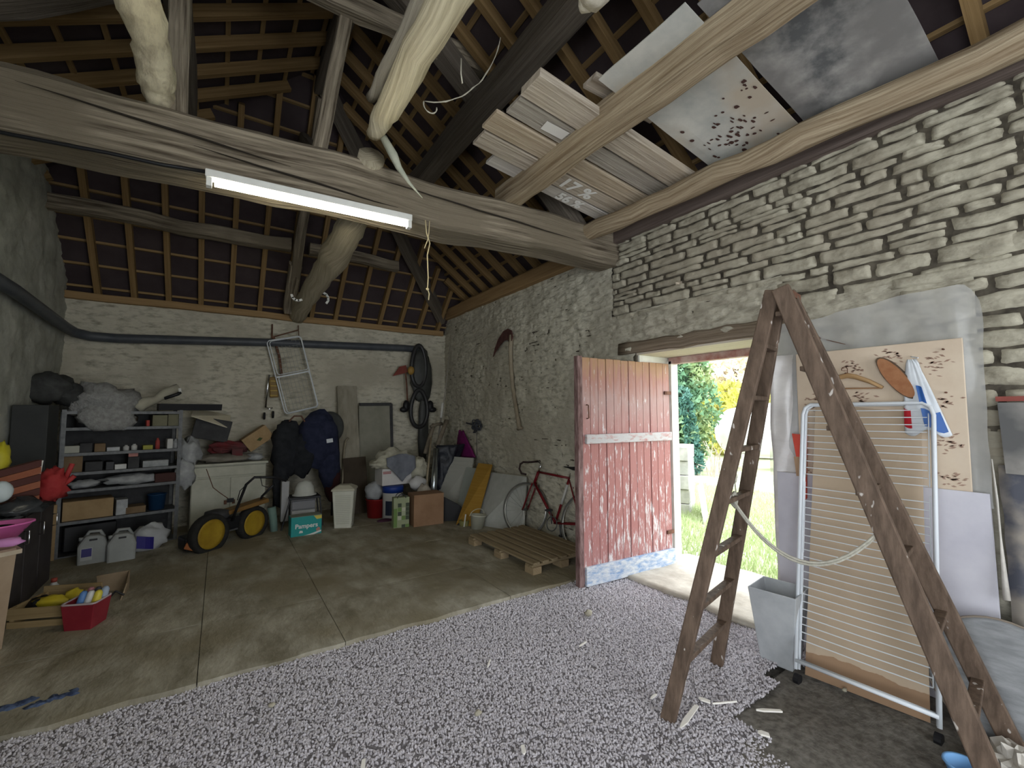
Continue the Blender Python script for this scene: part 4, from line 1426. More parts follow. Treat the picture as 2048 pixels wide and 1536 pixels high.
# shelf unit
SH = frame(-1.38, 6.45, 0, 13.5)
sh = thing('shelf_unit', 'grey metal shelf unit crammed with odds and ends on the back left', 'shelf', (-1.38, 6.45, 0))
SW, SD = 1.03, .36
for x in (0, SW):
    for y in (0, SD):
        b = MB(SH)
        s_ = 1 if x == 0 else -1
        q_ = 1 if y == 0 else -1
        b.box((x + .018 * s_, y, .79), (.036, .003, 1.58))
        b.box((x, y + .018 * q_, .79), (.003, .036, 1.58))
        b.obj('post', STEEL, sh)
MB(SH).box((SW / 2, SD + .012, .80), (SW, .006, 1.5)).obj('dark_backing', DARK, sh)  # dark sheet added behind the shelves to darken the interior
shz = [.05, .40, .725, .91, 1.115, 1.385, 1.56]
for z in shz:
    b = MB(SH)
    b.box((SW / 2, SD / 2, z), (SW - .005, SD, .008))
    b.box((SW / 2, .0, z - .012), (SW - .005, .004, .03))
    b.obj('shelf', STEEL, sh)


def on_shelf(name, x, z, s, m, lab, cat, y=.03, cyl=False, group='small goods on the metal shelves', rot=0):
    b = MB(SH @ Matrix.Translation((x, y + s[1] / 2, z)) @ Matrix.Rotation(math.radians(rot), 4, 'Z'))
    if cyl:
        r_ = s[0] / 2
        b.lathe([(r_, 0), (r_, s[2] * .72), (r_ * .55, s[2] * .84), (r_ * .5, s[2])], n=14)
        o = b.obj(name, m, None, smooth=True)
    else:
        b.box((0, 0, s[2] / 2), s)
        o = b.obj(name, m, None, bev=.004)
    return tag(o, lab, cat, group=group)


CARDD = mat('dark_cardboard', (.15, .10, .055), (.21, .145, .085), sc=8, rough=.9)
PLAS = mat('grey_film', (.26, .27, .275), (.42, .43, .435), sc=9, rough=.35, bump=.4)
on_shelf('box', .71, 1.39, (.03, .10, .07), mat('red_card', (.40, .06, .045), rough=.7), 'small red carton on the top row of the shelf unit', 'box')
on_shelf('box', .82, 1.39, (.14, .2, .13), mat('olive_card', (.15, .145, .09), (.19, .18, .12), sc=9), 'larger olive box beside the red carton on the shelf unit', 'box')
on_shelf('box', .955, 1.39, (.12, .2, .14), MATS['olive_card'], 'olive box in the top right corner of the shelf unit', 'box')
on_shelf('jar', .16, 1.39, (.10, .10, .12), BLACK, 'dark tin on the top left of the shelf unit', 'jar', cyl=True)
on_shelf('box', .09, 1.12, (.12, .12, .075), mat('cream_card', (.42, .42, .36), rough=.8), 'cream carton at the left end of the second row', 'box')
for k, (x, s_, m, lab, cy) in enumerate((
        (.20, (.10, .12, .10), DARK, 'dark box next to the cream carton', False), (.31, (.09, .1, .09), CARDD, 'brown carton next to the dark box, second row', False),
        (.42, (.11, .12, .045), PLAS, 'flat grey parcel in the middle of the second row', False), (.53, (.055, .055, .06), mat('white_pot', (.5, .5, .48), rough=.5), 'left one of two short white pots', True),
        (.60, (.055, .055, .07), MATS['white_pot'], 'right one of two short white pots', True), (.72, (.09, .09, .05), mat('dull_yellow', (.30, .29, .05), rough=.6), 'dull yellow tin on the second row', False),
        (.81, (.045, .045, .13), mat('red_bottle', (.35, .06, .05), rough=.5), 'small red and white bottle on the second row', True), (.925, (.055, .10, .115), MATS['white_pot'], 'upright white carton on the second row', False),
        (.99, (.07, .09, .11), PLAS, 'clear jar at the right end of the second row', True))):
    on_shelf('jar' if cy else 'box', x, 1.12, s_, m, lab, 'jar' if cy else 'box', cyl=cy)
on_shelf('box', .10, .915, (.16, .28, .17), CARDD, 'brown cardboard box at the left of the third row', 'box')
for x, s_, m, lab in ((.27, (.14, .2, .10), DARK, 'black box beside the brown cardboard on the third row'), (.49, (.10, .06, .055), mat('silver_label', (.55, .55, .53), rough=.4), 'small silver labelled pack on the third row'), (.60, (.10, .12, .13), DARK, 'dark tray under the pink carton'), (.80, (.24, .18, .075), mat('clear_tray', (.16, .17, .17), (.28, .29, .29), sc=12, rough=.3), 'long clear tray on the third row'), (.40, (.07, .2, .09), BLACK, 'black case in the middle of the third row')):
    on_shelf('box', x, .915, s_, m, lab, 'box')
on_shelf('box', .595, 1.046, (.085, .06, .05), mat('pink_card', (.48, .22, .19), rough=.7), 'pink carton lying on the dark tray', 'box', y=.04)
b = MB(SH)
b.blob((.60, .14, .785), (.26, .12, .06), 18, 9, amp=.3, fr=3, seed=3, flat=-.055)
tag(b.obj('plastic_bag', PLAS, None, smooth=True), 'crumpled grey plastic bag on the fourth row of the shelf unit', 'bag')
b = MB(SH)
b.blob((.20, .12, .775), (.13, .10, .045), 14, 7, amp=.3, fr=3, seed=7, flat=-.04)
tag(b.obj('plastic_bag', PLAS, None, smooth=True), 'smaller grey bundle at the left of the fourth row', 'bag')
on_shelf('box', .90, .73, (.20, .2, .10), mat('dark_red_box', (.06, .025, .022), rough=.8), 'dark red box at the right of the fourth row', 'box')
on_shelf('box', .25, .405, (.40, .28, .20), CARD, 'wide cardboard box on the fifth row', 'box', y=.05)
on_shelf('box', .52, .405, (.10, .2, .17), PLAS, 'pale packet beside the wide cardboard box', 'box')
on_shelf('box', .64, .405, (.18, .2, .075), CARDD, 'low brown tray on the fifth row', 'box')
b = MB(SH)
b.lathe([(.075, 0), (.09, .17), (.096, .172), (.096, .18), (.084, .178), (.07, .01)], (.84, .13, .405), 20)
tag(b.obj('bucket', mat('dark_blue_plastic', (.012, .045, .11), rough=.5), None, smooth=True), 'dark blue bucket on the fifth row of the shelf unit', 'bucket')
MB(SH)
b = MB(SH)
b.box((-.035, .06, .30), (.09, .18, .60))
tag(b.obj('cardboard_sheet', CARD, None, bev=.004), 'tall cardboard piece standing at the left foot of the shelf unit', 'cardboard')
b = MB(SH)
b.box((.28, .20, .21), (.42, .28, .26))
tag(b.obj('black_crate', BLACK, None, bev=.01), 'black crate in the bottom of the shelf unit', 'crate')
# things on top
b = MB(SH)
b.blob((.33, .14, 1.66), (.30, .20, .20), 20, 12, amp=.28, fr=1.8, seed=2)
b.blob((.36, .02, 1.50), (.24, .07, .17), 16, 10, amp=.15, fr=1.6, seed=5)
tag(b.obj('bubble_wrap', mat('dusty_bubble_wrap', (.24, .24, .23), (.37, .37, .36), sc=26, rough=.45, bump=1.0), None, smooth=True), 'dusty bubble wrapped bundle slumping over the top of the shelf unit', 'bundle')
b = MB(SH)
b.blob((-.10, .10, 1.80), (.19, .14, .17), 16, 10, amp=.22, seed=8)
b.blob((.05, .10, 1.74), (.14, .12, .12), 14, 9, amp=.2, seed=9)
tag(b.obj('black_sack', mat('charcoal_sack', (.025, .026, .026), (.06, .062, .06), sc=9, rough=.75), None, smooth=True), 'charcoal sack on top of the shelf unit by the left wall', 'sack')
b = MB(SH)
b.tube([(.60, .12, 1.60), (.66, .12, 1.66), (.78, .13, 1.70), (.86, .14, 1.78), (1.0, .16, 1.86)], [.085, .075, .045, .055, .05], n=12)
tag(b.obj('paper_roll', mat('beige_paper', (.34, .32, .25), (.42, .40, .32), sc=8, rough=.8), None, smooth=True), 'crumpled beige paper cone on top of the shelf unit', 'paper')
pp = thing('pipe_elbow', 'black plastic pipe with a white end lying on the beige paper', 'pipe', (-.55, 6.7, 1.7))
b = MB(SH)
b.tube([(.86, .10, 1.72), (.99, .12, 1.775), (1.02, .12, 1.80)], .020, n=10)
b.obj('pipe', BLACK, pp, smooth=True)
b = MB(SH)
b.tube([(1.015, .12, 1.80), (1.005, .12, 1.85)], .018, n=10)
b.obj('white_end', WHITE, pp, smooth=True)
b = MB(SH)
b.prism([(.02, 1.575), (.15, 1.575), (.17, 1.655), (.0, 1.655)], 0, .80, 1.44)
tag(b.obj('gutter', BLACK, None), 'black trough lying across the top right of the shelf unit', 'trough')
b = MB()
b.quad((-.30, 6.78, 1.50), (.10, 6.95, 1.34), (.12, 7.2, 1.50), (-.30, 7.1, 1.60), .01)
tag(b.obj('dust_sheet', mat('ochre_white_sheet', (.52, .47, .34), (.60, .56, .44), sc=5, rough=.9), None), 'stained whitish sheet draped beside the black trough', 'sheet')
b = MB()
b.box((-.08, 7.0, 1.33), (.40, .12, .28), Matrix.Rotation(math.radians(12), 3, 'Y'))
tag(b.obj('flat_sheet', DARK, None, bev=.01), 'dark flat panel between the shelf unit and the wall', 'panel')

# white cabinet
CW = mat('old_white_paint', (.40, .40, .325), (.48, .48, .40), sc=7, rough=.6)
cb = thing('white_cabinet', 'old white two-door cabinet beside the metal shelf unit', 'cabinet', (.14, 7.05, 0))
CT = frame(-.27, 6.80, 0, 5)
b = MB(CT)
b.box((.41, .21, .44), (.82, .40, .86))
b.obj('body', CW, cb, bev=.005)
b = MB(CT)
b.box((.41, .19, .885), (.86, .46, .03))
b.obj('top', CW, cb, bev=.005)
for x in (.205, .615):
    d = MB(CT).box((x, 0, .37), (.395, .022, .68)).obj('door', CW, cb, bev=.004)
    b = MB(CT)
    b.box((x + (.16 if x < .4 else -.16), -.02, .40), (.03, .02, .05))
    b.obj('handle', RUST, d)
MB(CT).box((.41, 0, .795), (.80, .022, .12)).obj('drawer', CW, cb, bev=.004)
MB(CT).box((.42, -.022, .42), (.075, .02, .05)).obj('latch', BLACK, cb)
b = MB(CT)
b.tube([(.15, -.014, .84), (.19, -.014, .72), (.23, -.014, .60), (.30, -.014, .53), (.40, -.014, .44)], .005, n=5)
b.obj('cord', RUST, cb)
# on the cabinet
b = MB(CT)
b.blob((-.02, .08, 1.02), (.13, .13, .20), 14, 10, amp=.3, fr=2.6, seed=11)
b.blob((-.06, -.04, .80), (.10, .05, .17), 12, 9, amp=.25, seed=12)
tag(b.obj('plastic_bag', PLAS, None, smooth=True), 'limp grey plastic bag hanging over the left corner of the white cabinet', 'bag')
b = MB(CT)
b.blob((.36, .10, .955), (.34, .17, .05), 18, 8, amp=.3, fr=3, seed=13, flat=-.05)
tag(b.obj('rag', mat('taupe_cloth', (.17, .155, .125), (.24, .22, .185), sc=10, rough=.95), None, smooth=True), 'taupe rag spread on top of the white cabinet', 'rag')
b = MB(CT)
b.blob((.40, .18, 1.09), (.24, .14, .085), 16, 8, amp=.25, fr=2.5, seed=14)
b.box((.48, .05, 1.03), (.12, .1, .09))
tag(b.obj('red_cloth', mat('dark_red_cloth', (.16, .02, .025), (.09, .045, .045), sc=5, rough=.9), None, smooth=False), 'dark red clothing heaped on top of the white cabinet', 'clothes')
b = MB(CT)
b.blob((.70, .12, .95), (.11, .1, .05), 12, 7, amp=.2, seed=15, flat=-.05)
tag(b.obj('silver_packet', PLAS, None, smooth=True), 'greyish packet at the right end of the white cabinet top', 'packet')
b = MB(CT @ Matrix.Translation((.72, .16, 1.20)) @ Matrix.Rotation(math.radians(-36), 4, 'Y'))
b.box((0, 0, 0), (.34, .22, .20))
cbx = tag(b.obj('box', CARD, None, bev=.004), 'tilted cardboard box with a dark mark above the white cabinet', 'box')
b = MB(CT @ Matrix.Translation((.72, .16, 1.20)) @ Matrix.Rotation(math.radians(-36), 4, 'Y'))
b.prism([(.02, .0), (.045, -.03), (.0, -.045), (-.03, -.01)], 1, -.1125, -.111)
k_ = b.obj('dark_mark', mat('dark_green_print', (.06, .08, .03), rough=.9), None)
k_.parent = cbx
k_.matrix_parent_inverse = Matrix.Translation(-Vector(cbx.location))

# yellow rotary mower / tiller
YEL = mat('worn_yellow', (.38, .25, .02), (.25, .15, .012), sc=5, rough=.6)
TYRE = mat('tyre_rubber', (.014, .014, .013), (.024, .023, .021), sc=20, rough=.9)
mw = thing('garden_tractor', 'two-wheeled yellow and black garden tiller with big wheels', 'tiller', (.10, 6.15, 0))


def wheel(name, c, r, w, ax, root, hub=YEL, hr=.74):
    ax = Vector(ax).normalized()
    M = ax.to_track_quat('Z', 'Y').to_matrix().to_4x4()
    T_ = Matrix.Translation(c) @ M
    b = MB(T_)
    b.lathe([(r * hr, -w * .40), (r * .88, -w * .5), (r * .97, -w * .42), (r, -w * .2), (r, w * .2), (r * .97, w * .42), (r * .88, w * .5), (r * hr, w * .40), (r * hr, -w * .4)], n=28, cap=False)
    t = b.obj(name, TYRE, root, smooth=True)
    b = MB(T_)
    b.lathe([(.0, -w * .2), (r * .2, -w * .34), (r * .28, -w * .22), (r * .55, -w * .28), (r * hr, -w * .36), (r * hr, w * .36), (r * .55, w * .28), (r * .28, w * .22), (0, w * .2)], n=28, cap=False)
    b.obj('rim', hub, t, smooth=True)
    b = MB(T_)
    for k in range(4):
        a = math.pi / 2 * k + .4
        b.tube([(r * .42 * math.cos(a), r * .42 * math.sin(a), -w * .36), (r * .42 * math.cos(a), r * .42 * math.sin(a), -w * .2)], r * .06, n=8)
    b.obj('bolts', BLACK, t)
    return t


wheel('wheel', (-.055, 5.97, .215), .215, .11, (.62, -.78, 0), mw)
wheel('wheel', (.375, 6.33, .205), .20, .11, (.62, -.78, 0), mw)
MT = frame(.12, 6.22, 0, 40)
MB(MT).box((0, .02, .26), (.36, .22, .14)).obj('engine', BLACK, mw, bev=.02)
b = MB(MT)
b.lathe([(.12, 0), (.13, .03), (.12, .08), (.05, .10)], (-.10, .05, .33), 18)
b.obj('fan_cowl', DARK, mw, smooth=True)
b = MB()
b.bar((.0, 6.22, .36), (.52, 6.35, .47), .20, .05)
b.obj('bonnet', mat('dull_orange', (.20, .105, .02), (.15, .075, .015), sc=5, rough=.6), mw, bev=.012)
MB().bar((-.10, 6.0, .20), (.40, 6.36, .20), .05, .05).obj('axle', STEEL, mw)
b = MB()
b.tube([(.16, 6.12, .30), (.20, 6.05, .45), (.28, 5.98, .72), (.36, 5.96, .80), (.56, 6.0, .78), (.70, 6.04, .72)], .015, n=8)
b.tube([(.40, 6.42, .30), (.47, 6.3, .52), (.58, 6.2, .66)], .014, n=8)
b.obj('handlebar', BLACK, mw, smooth=True)
b = MB()
b.tube([(.28, 5.96, .72), (.22, 5.95, .66), (.20, 5.98, .55)], .005, n=5)
b.tube([(.42, 5.95, .80), (.44, 5.94, .70), (.52, 5.95, .66)], .005, n=5)
b.obj('cable', BLACK, mw)
b = MB()
b.bar((-.30, 6.02, .13), (-.05, 6.12, .15), .22, .14)
b.obj('tine_guard', BLACK, mw, bev=.02)
MB().bar((-.26, 5.90, .14), (-.16, 5.90, .10), .06, .07).obj('counterweight', mat('faded_orange', (.30, .10, .03), rough=.7), mw, bev=.01)

# scooter hanging on the wall
sc_ = thing('kick_scooter', 'small folding scooter hanging on the back wall left of the wire basket', 'scooter', (.6, 7.33, 1.4))
b = MB()
b.tube([(.58, 7.30, 2.10), (.565, 7.30, 1.95), (.545, 7.30, 1.62)], .014, n=8)
b.tube([(.565, 7.32, 1.62), (.60, 7.32, 1.60), (.64, 7.32, 1.62)], .010, n=8)
b.obj('steering_tube', CHROME, sc_, smooth=True)
MB().box((.645, 7.33, 1.92), (.11, .04, .30), Matrix.Rotation(math.radians(-4), 3, 'Y')).obj('deck', mat('dark_amber', (.20, .12, .02), rough=.5), sc_, bev=.01)
for z in (1.80, 1.87, 1.94, 2.01):
    MB().box((.645, 7.305, z), (.09, .008, .012)).obj('grip_strip', mat('yellow_strip', (.45, .32, .06), rough=.6), sc_)
for x, z in ((.535, 1.50), (.645, 1.52)):
    MB(Matrix.Translation((x, 7.31, z)) @ Matrix.Rotation(math.radians(90), 4, 'Y')).lathe([(.015, -.015), (.05, -.013), (.055, 0), (.05, .013), (.015, .015)], n=16).obj('wheel', BLACK, sc_, smooth=True)
# wire basket frame hanging
wk = thing('wire_basket', 'white wire trolley basket hung aslant on the back wall', 'wire basket', (.9, 7.28, 1.5))
BT = Matrix.Translation((.885, 7.25, 2.115)) @ Matrix.Rotation(math.radians(-5), 4, 'Z') @ Matrix.Rotation(math.radians(-14.5), 4, 'Y')
b = MB(BT)
b.tube([(x, 0, z) for x, z in rrect(.46, 1.10, .05)], .009, n=7, closed=True)
b.obj('rim', WIRE, wk, smooth=True)
for zc, hh in ((.28, .50), (-.27, .54)):
    b = MB(BT)
    b.tube([(x + .01, -.05, z + zc) for x, z in rrect(.42, hh, .04)], .006, n=6, closed=True)
    b.obj('inner_rim', WIRE, wk, smooth=True)
b = MB(BT)
b.box((0, -.045, .0), (.44, .012, .02))
b.obj('cross_bar', WIRE, wk)
b = MB(BT)
GW = mat('thin_grey_wire', (.30, .31, .29), rough=.5)
for k in range(9):
    b.tube([(-.2 + .05 * k, .03, -.53), (-.2 + .05 * k, .03, .53)], .0022, n=4)
for k in range(14):
    b.tube([(-.22, .03, -.5 + .077 * k), (.22, .03, -.5 + .077 * k)], .0022, n=4)
tag(b.obj('mesh', GW, wk), kind='stuff')
b = MB()
b.tube([(.60, 7.36, 2.86), (.60, 7.34, 2.66), (.66, 7.33, 2.56)], .010, n=6)
b.tube([(.60, 7.34, 2.66), (.95, 7.30, 2.80)], .009, n=6)
b.tube([(.62, 7.34, 2.66), (.70, 7.32, 2.40), (.74, 7.31, 2.10)], .018, n=6)
b.tube([(.95, 7.36, 2.88), (.95, 7.3, 2.76), (.95, 7.25, 2.66)], .006, n=6)
tag(b.obj('hanging_bracket', RUST, None), 'rusty strap bracket carrying the white wire basket', 'bracket')

# coats heaped on a stand
ck = thing('coat_heap', 'dark navy work jackets heaped on a stand in front of the back wall', 'coats', (1.05, 6.95, 0))
b = MB()
b.blob((1.20, 6.85, 1.17), (.27, .15, .40), 18, 14, amp=.12, fr=2.4, seed=21)
b.blob((1.35, 6.88, .85), (.15, .13, .42), 14, 12, amp=.12, fr=2.4, seed=23)
b.obj('jacket', NAVY, ck, smooth=True)
b = MB()
b.blob((.80, 6.88, 1.05), (.20, .16, .38), 16, 13, amp=.14, fr=2.6, seed=22)
b.blob((.72, 6.85, .62), (.10, .10, .36), 12, 10, amp=.14, seed=25)
b.blob((.98, 6.85, .95), (.16, .15, .30), 12, 10, amp=.14, seed=26)
b.obj('coat', mat('black_cloth', (.010, .011, .014), (.022, .024, .028), sc=10, rough=.95), ck, smooth=True, label='black coat on the left of the heap')
b = MB()
b.blob((1.40, 6.90, .60), (.12, .10, .34), 12, 10, amp=.12, seed=24)
b.obj('scarf', mat('maroon_cloth', (.035, .010, .010), rough=.95), ck, smooth=True)
MB().box((1.315, 6.69, 1.15), (.085, .008, .055), Matrix.Rotation(math.radians(-8), 3, 'Y')).obj('reflective_patch', mat('white_patch', (.55, .58, .60), rough=.5), ck)
b = MB()
b.tube([(.80, 6.80, 1.43), (.86, 6.78, 1.50), (.95, 6.78, 1.50), (1.0, 6.80, 1.42)], .012, n=6)
b.obj('hood_edge', mat('brown_lining', (.12, .06, .04), rough=.9), ck)
MB().box((.70, 6.84, 1.28), (.055, .01, .09)).obj('paper_tag', mat('white_patch2', (.60, .60, .58), rough=.8), ck)
for x in (.66, 1.42):
    MB().tube([(x, 6.95, 0), (x, 6.95, 1.3)], .015, n=7).obj('stand_leg', BLACK, ck)
MB().tube([(.66, 6.95, 1.3), (1.42, 6.95, 1.3)], .015, n=7).obj('stand_rail', BLACK, ck)
b = MB(Matrix.Translation((1.40, 7.12, 1.33)) @ Matrix.Rotation(math.radians(80), 4, 'X'))
b.lathe([(.21, 0), (.20, .05), (.15, .09), (.0, .11)], n=28, sx=.95, sy=1.15)
tag(b.obj('dome_lid', mat('dark_dome', (.045, .048, .047), (.07, .073, .07), sc=6, rough=.6), None, smooth=True), 'dark round dome leaning behind the navy jackets', 'lid')
# stand with white hat, drawers and folding legs
b = MB()
b.lathe([(.15, 0), (.15, .012), (.125, .02), (.115, .10), (.08, .17), (.0, .195)], (.985, 6.55, .445), 22, sx=1, sy=.9)
tag(b.obj('white_helmet', mat('dull_white_cloth', (.44, .45, .41), (.52, .53, .48), sc=7, rough=.8), None, smooth=True), 'white hat shaped cover on the black stand', 'hat')
fs_ = thing('folding_stand', 'black folding stand under the white cover', 'stand', (.9, 6.5, 0))
MB().box((.98, 6.56, .425), (.38, .30, .03)).obj('top', BLACK, fs_, bev=.006)
for k in range(2):
    b = MB()
    b.tube([(.80 - .05 * k, 6.44 + .25 * k, .42), (.70 + .05 * k, 6.42 + .25 * k, .02)], .010, n=6)
    b.obj('leg', BLACK, fs_)
    b = MB()
    b.tube([(1.16, 6.44 + .25 * k, .42), (1.2, 6.42 + .25 * k, .02)], .010, n=6)
    b.obj('leg', BLACK, fs_)
dr = thing('drawer_tower', 'grey and white plastic drawer tower under the black stand', 'drawers', (.98, 6.62, 0))
MB().box((.97, 6.62, .20), (.30, .22, .40)).obj('body', mat('grey_drawer_shell', (.20, .20, .20), rough=.6), dr, bev=.006)
for k, m in enumerate((mat('white_drawer', (.46, .46, .45), rough=.5), MATS['white_drawer'], mat('grey_drawer', (.19, .19, .20), rough=.5))):
    MB().box((.97, 6.50, .075 + .125 * k), (.28, .03, .108)).obj('drawer', m, dr, bev=.005)
b = MB()
b.box((.755, 6.62, .38), (.09, .12, .52))
tag(b.obj('pale_panel', mat('grey_white', (.34, .34, .34), rough=.6), None, bev=.006), 'narrow pale panel standing left of the drawer tower', 'panel')
b = MB()
b.tube([(.63, 6.45, .0), (.615, 6.45, .18), (.59, 6.46, .34)], [.042, .045, .05], n=14)
tag(b.obj('teal_tube', mat('grey_teal', (.13, .21, .18), (.17, .25, .22), sc=6, rough=.6), None, smooth=True), 'grey teal roll standing beside the tiller', 'roll')
# nappy box
nb = thing('nappy_box', 'teal nappy box with white lettering and a yellow corner on the slab', 'box', (.93, 6.08, 0))
NT = frame(.765, 6.01, 0, 1.5)
MB(NT).box((.175, .09, .135), (.35, .18, .27)).obj('carton', mat('teal_card', (.012, .26, .25), rough=.45), nb, bev=.006)
b = MB(NT)
b.box((.175, .09, .2725), (.345, .175, .004))
b.obj('lid', mat('grey_lid', (.22, .24, .20), rough=.7), nb)
WL = mat('print_white', (.62, .64, .62), rough=.6)
text('Pampers', .075, NT @ Matrix.Translation((.175, -.0015, .155)) @ Matrix.Rotation(math.pi / 2, 4, 'X'), WL, 'lettering', nb, bold=.002)
b = MB(NT)
b.prism([(.255, .267), (.348, .267), (.348, .225), (.29, .222)], 1, -.002, -.0008)
b.obj('yellow_corner', mat('print_yellow', (.55, .45, .08), rough=.6), nb)
b = MB(NT)
b.prism([(.004, .025), (.10, .032), (.22, .052), (.345, .085), (.345, .065), (.22, .028), (.10, .010), (.004, .006)], 1, -.002, -.0008)
b.obj('white_band', WL, nb)
b = MB(NT)
b.prism([(.29, .075), (.325, .082), (.335, .105), (.31, .125), (.285, .105)], 1, -.0032, -.0021)
b.obj('pink_print', mat('print_pink', (.45, .22, .18), rough=.6), nb)
b = MB(NT)
b.prism([(.09, .075), (.135, .075), (.13, .10), (.10, .105)], 1, -.002, -.0008)
b.obj('size_print', WL, nb)
# white hamper
hp = thing('laundry_hamper', 'white plastic laundry hamper with a domed lid', 'hamper', (1.43, 6.25, 0))
HT = frame(1.43, 6.22, 0, -22)
HW = mat('ivory_plastic', (.52, .52, .44), (.58, .58, .50), sc=9, rough=.55)
b = MB(HT)
s0, s1 = .105, .135
vs = [(-s0, -s0, .03), (s0, -s0, .03), (s0, s0, .03), (-s0, s0, .03), (-s1, -s1, .52), (s1, -s1, .52), (s1, s1, .52), (-s1, s1, .52)]
b.add(vs, [(3, 2, 1, 0), (4, 5, 6, 7), (0, 1, 5, 4), (1, 2, 6, 5), (2, 3, 7, 6), (3, 0, 4, 7)])
b.obj('body', HW, hp, bev=.01)
for x in (-1, 1):
    for y in (-1, 1):
        MB(HT).box((x * .095, y * .095, .02), (.03, .03, .04)).obj('foot', HW, hp, bev=.003)
for k in range(4):
    a = Matrix.Rotation(math.pi / 2 * k, 4, 'Z')
    if k > 1 and k != 3:
        continue
    b = MB(HT @ a)
    for z in [.10 + .024 * j for j in range(16)]:
        hw = (.105 + .03 * (z - .03) / .49)
        b.box((0, -hw - .002, z), (hw * 1.5, .006, .011))
    b.obj('slatted_side', mat('ivory_shade', (.44, .44, .37), rough=.6), hp)
b = MB(HT)
b.add([(-.148, -.148, .52), (.148, -.148, .52), (.148, .148, .52), (-.148, .148, .52), (-.145, -.145, .545), (.145, -.145, .545), (.145, .145, .545), (-.145, .145, .545), (-.07, -.07, .59), (.07, -.07, .59), (.07, .07, .59), (-.07, .07, .59)],
      [(3, 2, 1, 0)] + [(i + k, i + (k + 1) % 4, i + 4 + (k + 1) % 4, i + 4 + k) for i in (0, 4) for k in range(4)] + [(8, 9, 10, 11)])
b.obj('lid', mat('beige_lid', (.42, .40, .31), (.48, .46, .37), sc=8, rough=.6), hp, bev=.006)
# planks, panel and stick on the wall
b = MB()
b.bar((1.72, 6.98, .0), (1.67, 7.30, 1.97), .30, .03, up=(0, 1, .2))
tag(b.obj('plank', mat('dusty_plank', (.20, .18, .135), (.31, .285, .225), sc=3, st=(3, 3, .8), rough=.9, bump=.3), None, bev=.004), 'tall dusty plank leaning against the back wall', 'plank')
b = MB()
b.bar((1.77, 6.86, .0), (1.74, 7.02, .86), .34, .03, up=(0, 1, .2))
tag(b.obj('brown_board', mat('dark_brown_board', (.035, .025, .016), (.055, .04, .026), sc=4, rough=.8), None, bev=.004), 'dark brown board standing before the tall dusty plank', 'board')
pn = thing('panel_door', 'grey cupboard door leaning on the back wall behind the bedding', 'panel', (2.12, 7.3, 0))
b = MB()
b.quad((1.86, 7.16, 0), (2.38, 7.16, 0), (2.37, 7.34, 1.66), (1.87, 7.34, 1.66), .03)
b.obj('face', mat('putty_board', (.21, .205, .16), (.27, .26, .21), sc=4, rough=.8), pn)
MB().bar((2.42, 7.22, 0), (2.40, 7.345, 1.70), .05, .05, up=(0, 1, 0)).obj('dark_edge', DARK, pn)
MB().bar((1.88, 7.31, 1.68), (2.40, 7.32, 1.69), .05, .05).obj('dark_edge', DARK, pn)
b = MB()
b.tube([(1.53, 6.9, .0), (1.57, 6.98, .55), (1.60, 7.05, 1.0), (1.625, 7.08, 1.12), (1.67, 7.1, 1.16)], .013, n=7)
tag(b.obj('walking_stick', mat('stick_wood', (.22, .19, .13), (.30, .26, .19), sc=12, rough=.8), None, smooth=True), 'thin crooked stick behind the white hamper', 'stick')
# the pile before the back wall
b = MB()
b.lathe([(.12, 0), (.15, .29), (.158, .292), (.158, .305), (.14, .30), (.115, .02)], (1.95, 6.52, 0), 24)
tag(b.obj('bucket', mat('deep_red_plastic', (.22, .012, .012), rough=.5), None, smooth=True), 'deep red bucket on the floor under the grey bag', 'bucket')
b = MB()
b.blob((1.93, 6.53, .41), (.15, .13, .13), 14, 9, amp=.18, seed=31, flat=-.12)
tag(b.obj('grey_bag', mat('pale_grey_film', (.27, .28, .29), (.36, .37, .38), sc=8, rough=.6), None, smooth=True), 'pale grey bag stuffed into the red bucket', 'bag')
b = MB()
b.blob((2.0, 6.22, .03), (.16, .09, .035), 12, 6, amp=.15, seed=32, flat=-.03)
tag(b.obj('purple_pillow', mat('plum_cloth', (.07, .025, .05), rough=.9), None, smooth=True), 'flat plum coloured cloth on the floor before the red bucket', 'cloth')
dt = thing('detergent_drum', 'white drum with a blue lid holding up the bedding box', 'drum', (2.13, 6.3, 0))
MB().lathe([(.13, 0), (.14, .01), (.14, .40), (.13, .42)], (2.12, 6.32, 0), 26).obj('drum', mat('drum_white', (.48, .48, .46), rough=.5), dt, smooth=True)
MB().lathe([(.148, .0), (.150, .08), (.14, .09), (.0, .09)], (2.12, 6.32, .41), 26).obj('lid', mat('royal_blue', (.010, .035, .20), rough=.45), dt, smooth=True)
b = MB()
b.add([(2.12 + .1415 * math.cos(math.radians(a)), 6.32 + .1415 * math.sin(math.radians(a)), z) for z in (.10, .30) for a in range(208, 256, 8)], [(k, k + 1, k + 7, k + 6) for k in range(5)])
b.obj('dark_label', mat('navy_label', (.02, .03, .06), rough=.6), dt)
bxb = thing('bedding_box', 'white carton with red stripes filled with bedding', 'box', (2.2, 6.45, .5))
MB(frame(2.2, 6.45, 0, 4)).box((0, 0, .625), (.52, .30, .24)).obj('carton', mat('white_carton', (.52, .50, .48), (.58, .56, .54), sc=6, rough=.7), bxb, bev=.012)
for x in (-.19, .16):
    for z in (.70, .68):
        MB(frame(2.2, 6.45, 0, 4)).box((x, -.152, z), (.12, .004, .010)).obj('red_stripe', mat('stripe_red', (.32, .05, .05), rough=.7), bxb)
b = MB(frame(2.2, 6.45, 0, 4))
b.lathe([(.07, 0), (.075, .004), (.0, .005)], (0, 0, 0), 20)
b = MB()
